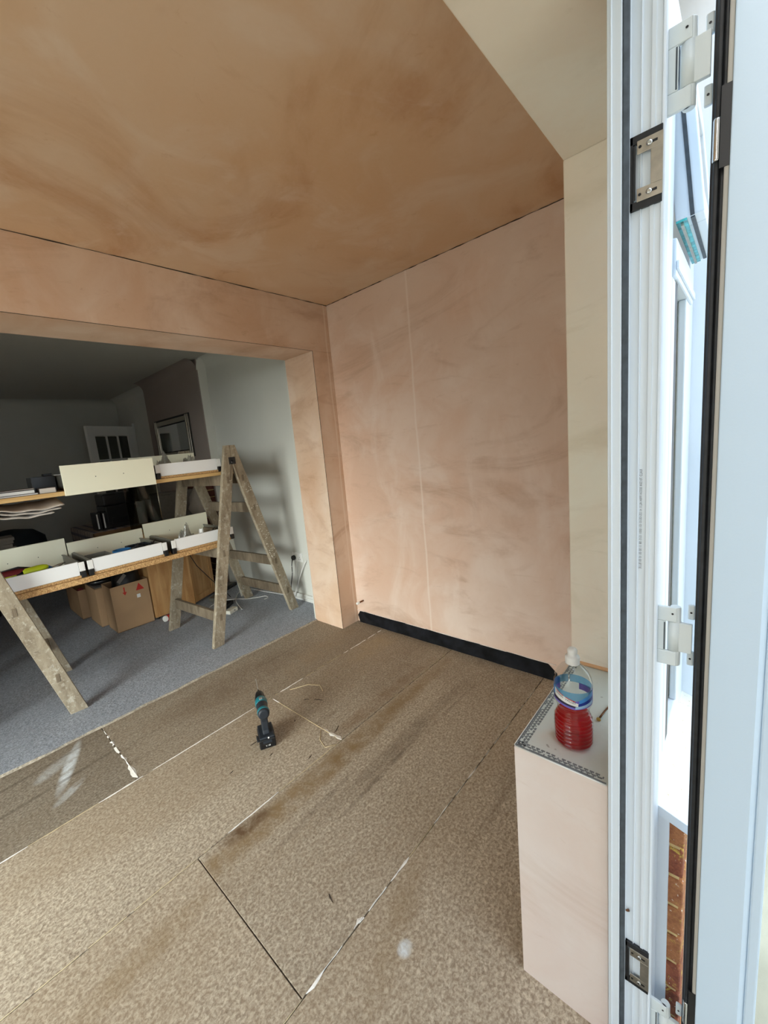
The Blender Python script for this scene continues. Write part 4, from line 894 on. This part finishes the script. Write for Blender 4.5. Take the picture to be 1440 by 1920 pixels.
# power strip, adapters and cables by the wall
t = thing('extension_socket', 'cream extension socket block lying on the carpet behind the trestle leg', 'extension lead', (1.74, 3.44, CZ + .001), math.radians(20))
MB().box(-.05, .06, -.03, .03, 0, .036).build('socket_body', M['off_white'], t, bevel=.004); MB().box(.012, .022, -.0305, -.0295, .014, .024).build('socket_hole', M['gasket'], t)
t = thing('black_adapter', 'black box-shaped power adapter nearest the trestle foot', 'adapter', (1.80, 3.62, CZ + .001), math.radians(35)); MB().box(-.07, .07, -.035, .035, 0, .035).build('adapter_body', M['black'], t, bevel=.006)
t = thing('black_router', 'flat black router with grey top on the carpet against the wall', 'router', (2.06, 4.15, CZ + .001), math.radians(25)); MB().box(-.13, .13, -.08, .08, 0, .035).build('router_body', M['black'], t, bevel=.006); MB().box(-.11, .11, -.06, .06, .0352, .040).build('router_top', M['drawer_grey'], t, bevel=.002)
t = thing('grey_set_top_box', 'small grey box on the carpet beside the oak cabinet door', 'set-top box', (1.80, 3.885, CZ + .001), math.radians(30)); MB().box(-.02, .10, -.06, .05, 0, .04).build('box_body', M['drawer_grey'], t, bevel=.004)
def cable(name, label, pts, r, mat):
    # smooth catmull-rom
    P = [Vector(p) for p in pts]; P = [P[0]] + P + [P[-1]]; out = []
    for i in range(1, len(P) - 2):
        for k in range(8):
            u = k / 8; a, b, c, d = P[i - 1:i + 3]
            out.append(.5 * ((2 * b) + (-a + c) * u + (2 * a - 5 * b + 4 * c - d) * u * u + (-a + 3 * b - 3 * c + d) * u ** 3))
    out.append(P[-2]); o = MB().tube(out, r, 6).build(name, M[mat]); tag(o, label, 'cable'); return o
cable('white_cable', 'white cable running along the foot of the white wall behind the trestle', [(1.83, 3.40, .018), (1.90, 3.62, .020), (1.98, 3.76, .018), (2.12, 3.90, .018), (2.20, 3.88, .018), (2.24, 3.6, .018), (2.27, 3.3, .030), (2.282, 3.0, .045), (2.282, 2.75, .050)], .0045, 'white')
cable('white_cable', 'white cable looping across the carpet between the trestle feet', [(1.64, 3.46, .018), (1.66, 3.72, .018), (1.80, 3.80, .018), (1.93, 3.74, .018), (2.02, 3.60, .018), (2.10, 3.54, .018), (2.16, 3.50, .018), (2.15, 3.44, .018), (2.10, 3.43, .018)], .004, 'white')
# double socket on the white wall
t = thing('double_wall_socket', 'white double wall socket with black plug on the white wall beside the opening', 'socket', (XRW, 3.075, .44))
MB().box(-.012, -.0, -.073, .073, -.043, .043).build('face_plate', M['white'], t, bevel=.003)
for y in (-.035, .035):
    MB().box(-.0145, -.0118, y - .006, y + .006, .018, .032).build('rocker_switch', M['white'], t, bevel=.001)
for dy, dz in ((-.035, .002), (-.045, -.016), (-.025, -.016)): MB().box(-.0126, -.0118, dy - .003, dy + .003, dz - .003, dz + .003).build('pin_hole', M['gasket'], t)
pg = MB().lathe([(.020, 0), (.024, .006), (.022, .026), (.012, .032)], (-.0122, .040, -.006), 16, axis=(-1, 0, 0)).build('black_plug', M['black'], t)
cable('black_flex', 'black flex hanging from the plug in the white wall socket', [(XRW - .040, 3.115, .425), (XRW - .055, 3.115, .37), (XRW - .06, 3.12, .28), (XRW - .06, 3.16, .16), (XRW - .05, 3.20, .02)], .0042, 'black')
cable('white_flex', 'thick white cable looping down beside the wall socket', [(XRW - .004, 2.95, .42), (XRW - .03, 2.98, .36), (XRW - .035, 3.05, .24), (XRW - .04, 3.12, .10), (XRW - .045, 3.16, .03)], .0048, 'white')
cable('grey_flex', 'thin grey cable between the two flexes under the wall socket', [(XRW - .014, 3.06, .398), (XRW - .03, 3.06, .36), (XRW - .035, 3.08, .22), (XRW - .04, 3.13, .08), (XRW - .05, 3.18, .018)], .0025, 'alu')
# white board propped behind trestle
o = MB().prism([(2.03, 0), (2.085, 0), (2.035, .93), (1.96, .93), (1.985, .45)], lambda x, z, y: (x, y + z * .05, z + CZ), 3.74, 3.752).build('white_board', M['off_white']); tag(o, 'narrow white board standing upright behind the trestle legs', 'board')

# ---------------------------------------------------------------- far things in the rear room
t = thing('wall_mirror', 'rectangular wall mirror with silver-edged frame on the dark chimney breast', 'mirror', (XCB, 5.12, 1.74), 0)
def mf(nm, y0, y1, z0, z1, mat, d0=.004, d1=.02, bv=.003): return MB().box(-d1, -d0, y0, y1, z0, z1).build(nm, M[mat], t, bevel=bv)
hw, hh = .49, .235
mf('frame_back', -hw - .014, hw + .014, -hh - .014, hh + .014, 'black', 0.0, .006); mf('mirror_glass', -hw + .09, hw - .09, -hh + .075, hh - .075, 'mirror', .006, .010)
for y0, y1, z0, z1 in ((-hw, -hw + .035, -hh, hh), (-hw + .045, -hw + .08, -hh, hh), (hw - .035, hw, -hh, hh), (hw - .08, hw - .045, -hh, hh)): mf('frame_strip', y0, y1, z0, z1, 'silver', .006, .022)
for z0, z1 in ((hh - .065, hh - .01), (-hh + .01, -hh + .065)): mf('frame_strip', -hw + .085, hw - .085, z0, z1, 'silver', .006, .018)
# mantel shelf and lamp-like dark ornament below
t = thing('brick_fireplace', 'dark brick fireplace surround against the chimney breast', 'fireplace')
MB().box(XCB - .085, XCB - .003, YCB + .02, YCB + .62, CZ, 1.26).build('hearth_core', M['mortar'], t)
rnd = random.Random(4)
for k in range(16):
    z0 = CZ + .02 + k * .077
    off = .11 if k % 2 else 0
    for j in range(-1, 3):
        y0 = max(YCB + .018, YCB + .02 + off + j * .22); y1 = min(YCB + .62, YCB + .02 + off + (j + 1) * .22 - .01)
        if y1 - y0 < .03: continue
        MB().box(XCB - .095 - rnd.random() * .003, XCB - .084, y0, y1, z0, z0 + .066).build('brick', M['fire_brick'], t, bevel=.002, seg=1)
    MB().box(XCB - .095, XCB - .003, YCB + .008, YCB + .021, z0, z0 + .066).build('brick', M['fire_brick'], t, bevel=.002, seg=1)
crum = thing('cloth_bag', 'pale cloth bag hanging in front of the dark brick fireplace', 'bag', (1.985, 4.27, .82))
MB().lathe([(.02, 0), (.08, .02), (.10, .12), (.085, .24), (.04, .33), (.02, .36)], n=20, sx=.9, sy=1.1, fn=lambda a, z: 1 + .22 * math.sin(a * 4 + z * 22) + .1 * math.sin(a * 9 - z * 30)).build('bag_body', M['cloth'], crum)
MB().tube([(.0, 0, .35), (.03, 0, .42), (.105, 0, .45)], .006, 6).build('bag_strap', M['cloth'], crum)
# glazed door standing ajar
gd = thing('glazed_door', 'dim white glazed door with small panes, ajar at the far end of the rear room', 'door', (2.27, 6.66, CZ), math.radians(180 + 25))
DW, DH = .76, 2.02
for nm, bb in (('door_stile', (0, .11, DH)), ('door_stile', (DW - .11, DW, DH))): MB().box(bb[0], bb[1], -.02, .02, .002, DH).build(nm, M['gloss_white'], gd, bevel=.003)
for z0, z1 in ((.002, .22), (DH - .13, DH)): MB().box(.11, DW - .11, -.02, .02, z0, z1).build('door_rail', M['gloss_white'], gd, bevel=.003)
pw = (DW - .22) / 3; ph = (DH - .13 - .22) / 5
for i in (1, 2): MB().box(.11 + i * pw - .012, .11 + i * pw + .012, -.016, .016, .22, DH - .13).build('glazing_bar', M['gloss_white'], gd, bevel=.002)
for j in range(1, 5):
    for i in range(3): MB().box(.11 + i * pw + (.012 if i else 0), .11 + (i + 1) * pw - (.012 if i < 2 else 0), -.0155, .0155, .22 + j * ph - .012, .22 + j * ph + .012).build('glazing_bar', M['gloss_white'], gd, bevel=.002)
for j in range(5):
    for i in range(3): MB().box(.11 + i * pw + .012, .11 + (i + 1) * pw - .012, -.003, .003, .22 + j * ph + .012, .22 + (j + 1) * ph - .012).build('pane', M['dark_glass'], gd)
# table with checked cloth
tb = thing('side_table', 'dark wooden table with checked cloth near the chimney breast', 'table', (1.20, 5.28, CZ))
MB().box(0, .92, 0, 1.0, .70, .735).build('table_top', M['table_wood'], tb, bevel=.003); MB().box(.03, .89, .02, .04, .60, .70).build('table_apron', M['table_wood'], tb); MB().box(.02, .04, .04, .96, .60, .70).build('table_apron', M['table_wood'], tb)
for x, y in ((.03, .03), (.85, .03), (.03, .93), (.85, .93)): MB().box(x, x + .05, y, y + .05, 0, .70).build('leg', M['table_wood'], tb, bevel=.003)
def clothf(u, v):
    x = -.02 + .55 * u; y = -.0 + 1.0 * v; d = 0
    if u < .08: return (-.012 - .004 * math.sin(v * 20), y, .70 - .16 * (1 - u / .08) + .04 * u / .08)
    return (x - .03, y, .7375 + .002 * math.sin(u * 20) * math.sin(v * 15))
o = MB().grid(clothf, 26, 24).build('checked_tablecloth', M['checked'], solid=.002); o.location = (1.20, 5.28, CZ + .001); tag(o, 'checked grey and white cloth over the left side of the dark table', 'tablecloth')
tz = CZ + .7425
t = thing('black_printer', 'black printer on the checked tablecloth', 'printer', (1.54, 5.58, tz)); MB().box(-.15, .17, -.18, .18, 0, .26).build('printer_body', M['dark_box'], t, bevel=.012); MB().box(-.15, .17, -.14, .18, .2605, .40).build('printer_lid', M['dark_box'], t, bevel=.02); MB().box(-.10, .12, -.184, -.18, .05, .12).build('paper_slot', M['black'], t)
for i, x in enumerate((1.30, 1.365)):
    t = thing('ring_binder', ['outer black binder with white spine at left of the printer', 'inner black binder with white spine touching the printer'][i], 'binder', (x, 5.48, tz), 0, 'binders beside the printer')
    MB().box(-.022, .022, -.10, .12, 0, .20).build('binder_cover', M['black'], t, bevel=.002); MB().box(-.020, -.006, -.104, -.1005, .02, .19).build('binder_spine', M['white'], t)
for i, (x, y) in enumerate(((1.78, 5.40), (1.90, 5.46))):
    t = thing('paper_towel_roll', ['left white paper roll standing on the table right of the printer', 'right white paper roll standing on the table right of the printer'][i], 'paper roll', (x, y, tz - .0065), 0, 'paper rolls on the table')
    MB().lathe([(.018, .0), (.055, .0), (.055, .27), (.018, .27)], n=24).build('paper_wound', M['white'], t); MB().lathe([(.017, .2705), (.016, .276)], n=14).build('roll_core', M['cardboard_in'], t)
t = thing('framed_glass_panel', 'dark glass panel with silver right edge standing on the oak cabinet', 'panel', (1.40, 4.24, CZ + .8225))
MB().tube([(.170, 0, .012), (.170, 0, .47)], .006, 6).build('silver_edge', M['silver'], t); MB().box(-.13, .165, -.003, .003, .012, .465).build('glass_sheet', M['dark_glass'], t)
MB().box(-.14, .18, -.03, .03, 0, .012).build('panel_foot', M['black'], t, bevel=.003)
# dark chair, stack
t = thing('dark_armchair', 'dark teal and black padded chair at the left of the rear room', 'chair', (.50, 5.55, CZ), math.radians(-15))
MB().lathe([(.02, .0), (.26, .02), (.30, .09), (.29, .20), (.20, .28), (.05, .31)], (.02, 0, .60), 28, sx=1.0, sy=.8).build('seat_cushion', M['navy'], t)
MB().lathe([(.02, .0), (.20, .03), (.24, .12), (.20, .24), (.05, .29)], (-.28, .02, .86), 28, sx=1.0, sy=.7).build('back_cushion', M['black'], t)
MB().box(-.30, .28, -.22, .22, .40, .62).build('seat_base', M['navy'], t, bevel=.05, seg=4)
for x in (-.24, -.12):
    for y in (-.12, .12): MB().tube([(x, y, .41), (x * 1.0, y, 0)], .02, 8).build('leg', M['black'], t)
t = thing('low_cupboard', 'dark low cupboard under the pile of papers at the far left', 'cupboard', (.25, 4.5, CZ)); MB().box(-.35, .17, -.18, .18, .46, .80).build('cupboard_body', M['dark_box'], t, bevel=.004); [MB().box(x, x + .03, y, y + .03, 0, .46).build('leg', M['dark_box'], t) for x in (-.34, -.20) for y in (-.17, .14)]; MB().box(-.36, .18, -.19, .19, .8005, .822).build('cupboard_top', M['dark_box'], t, bevel=.003)
for k in range(5):
    o = MB().box(-.17, .17, -.11, .11, 0, .026).build('folded_paper', M['grey_fabric'], bevel=.003); o.location = (.255 + .012 * math.sin(k * 2), 4.5, CZ + .8225 + k * .0265); o.rotation_euler = (0, 0, .06 * math.sin(k * 3))
    tag(o, ['lowest', 'second lowest', 'middle', 'second highest', 'topmost'][k] + ' grey folded bundle in the pile at far left', 'papers', 'grey bundles piled at far left')
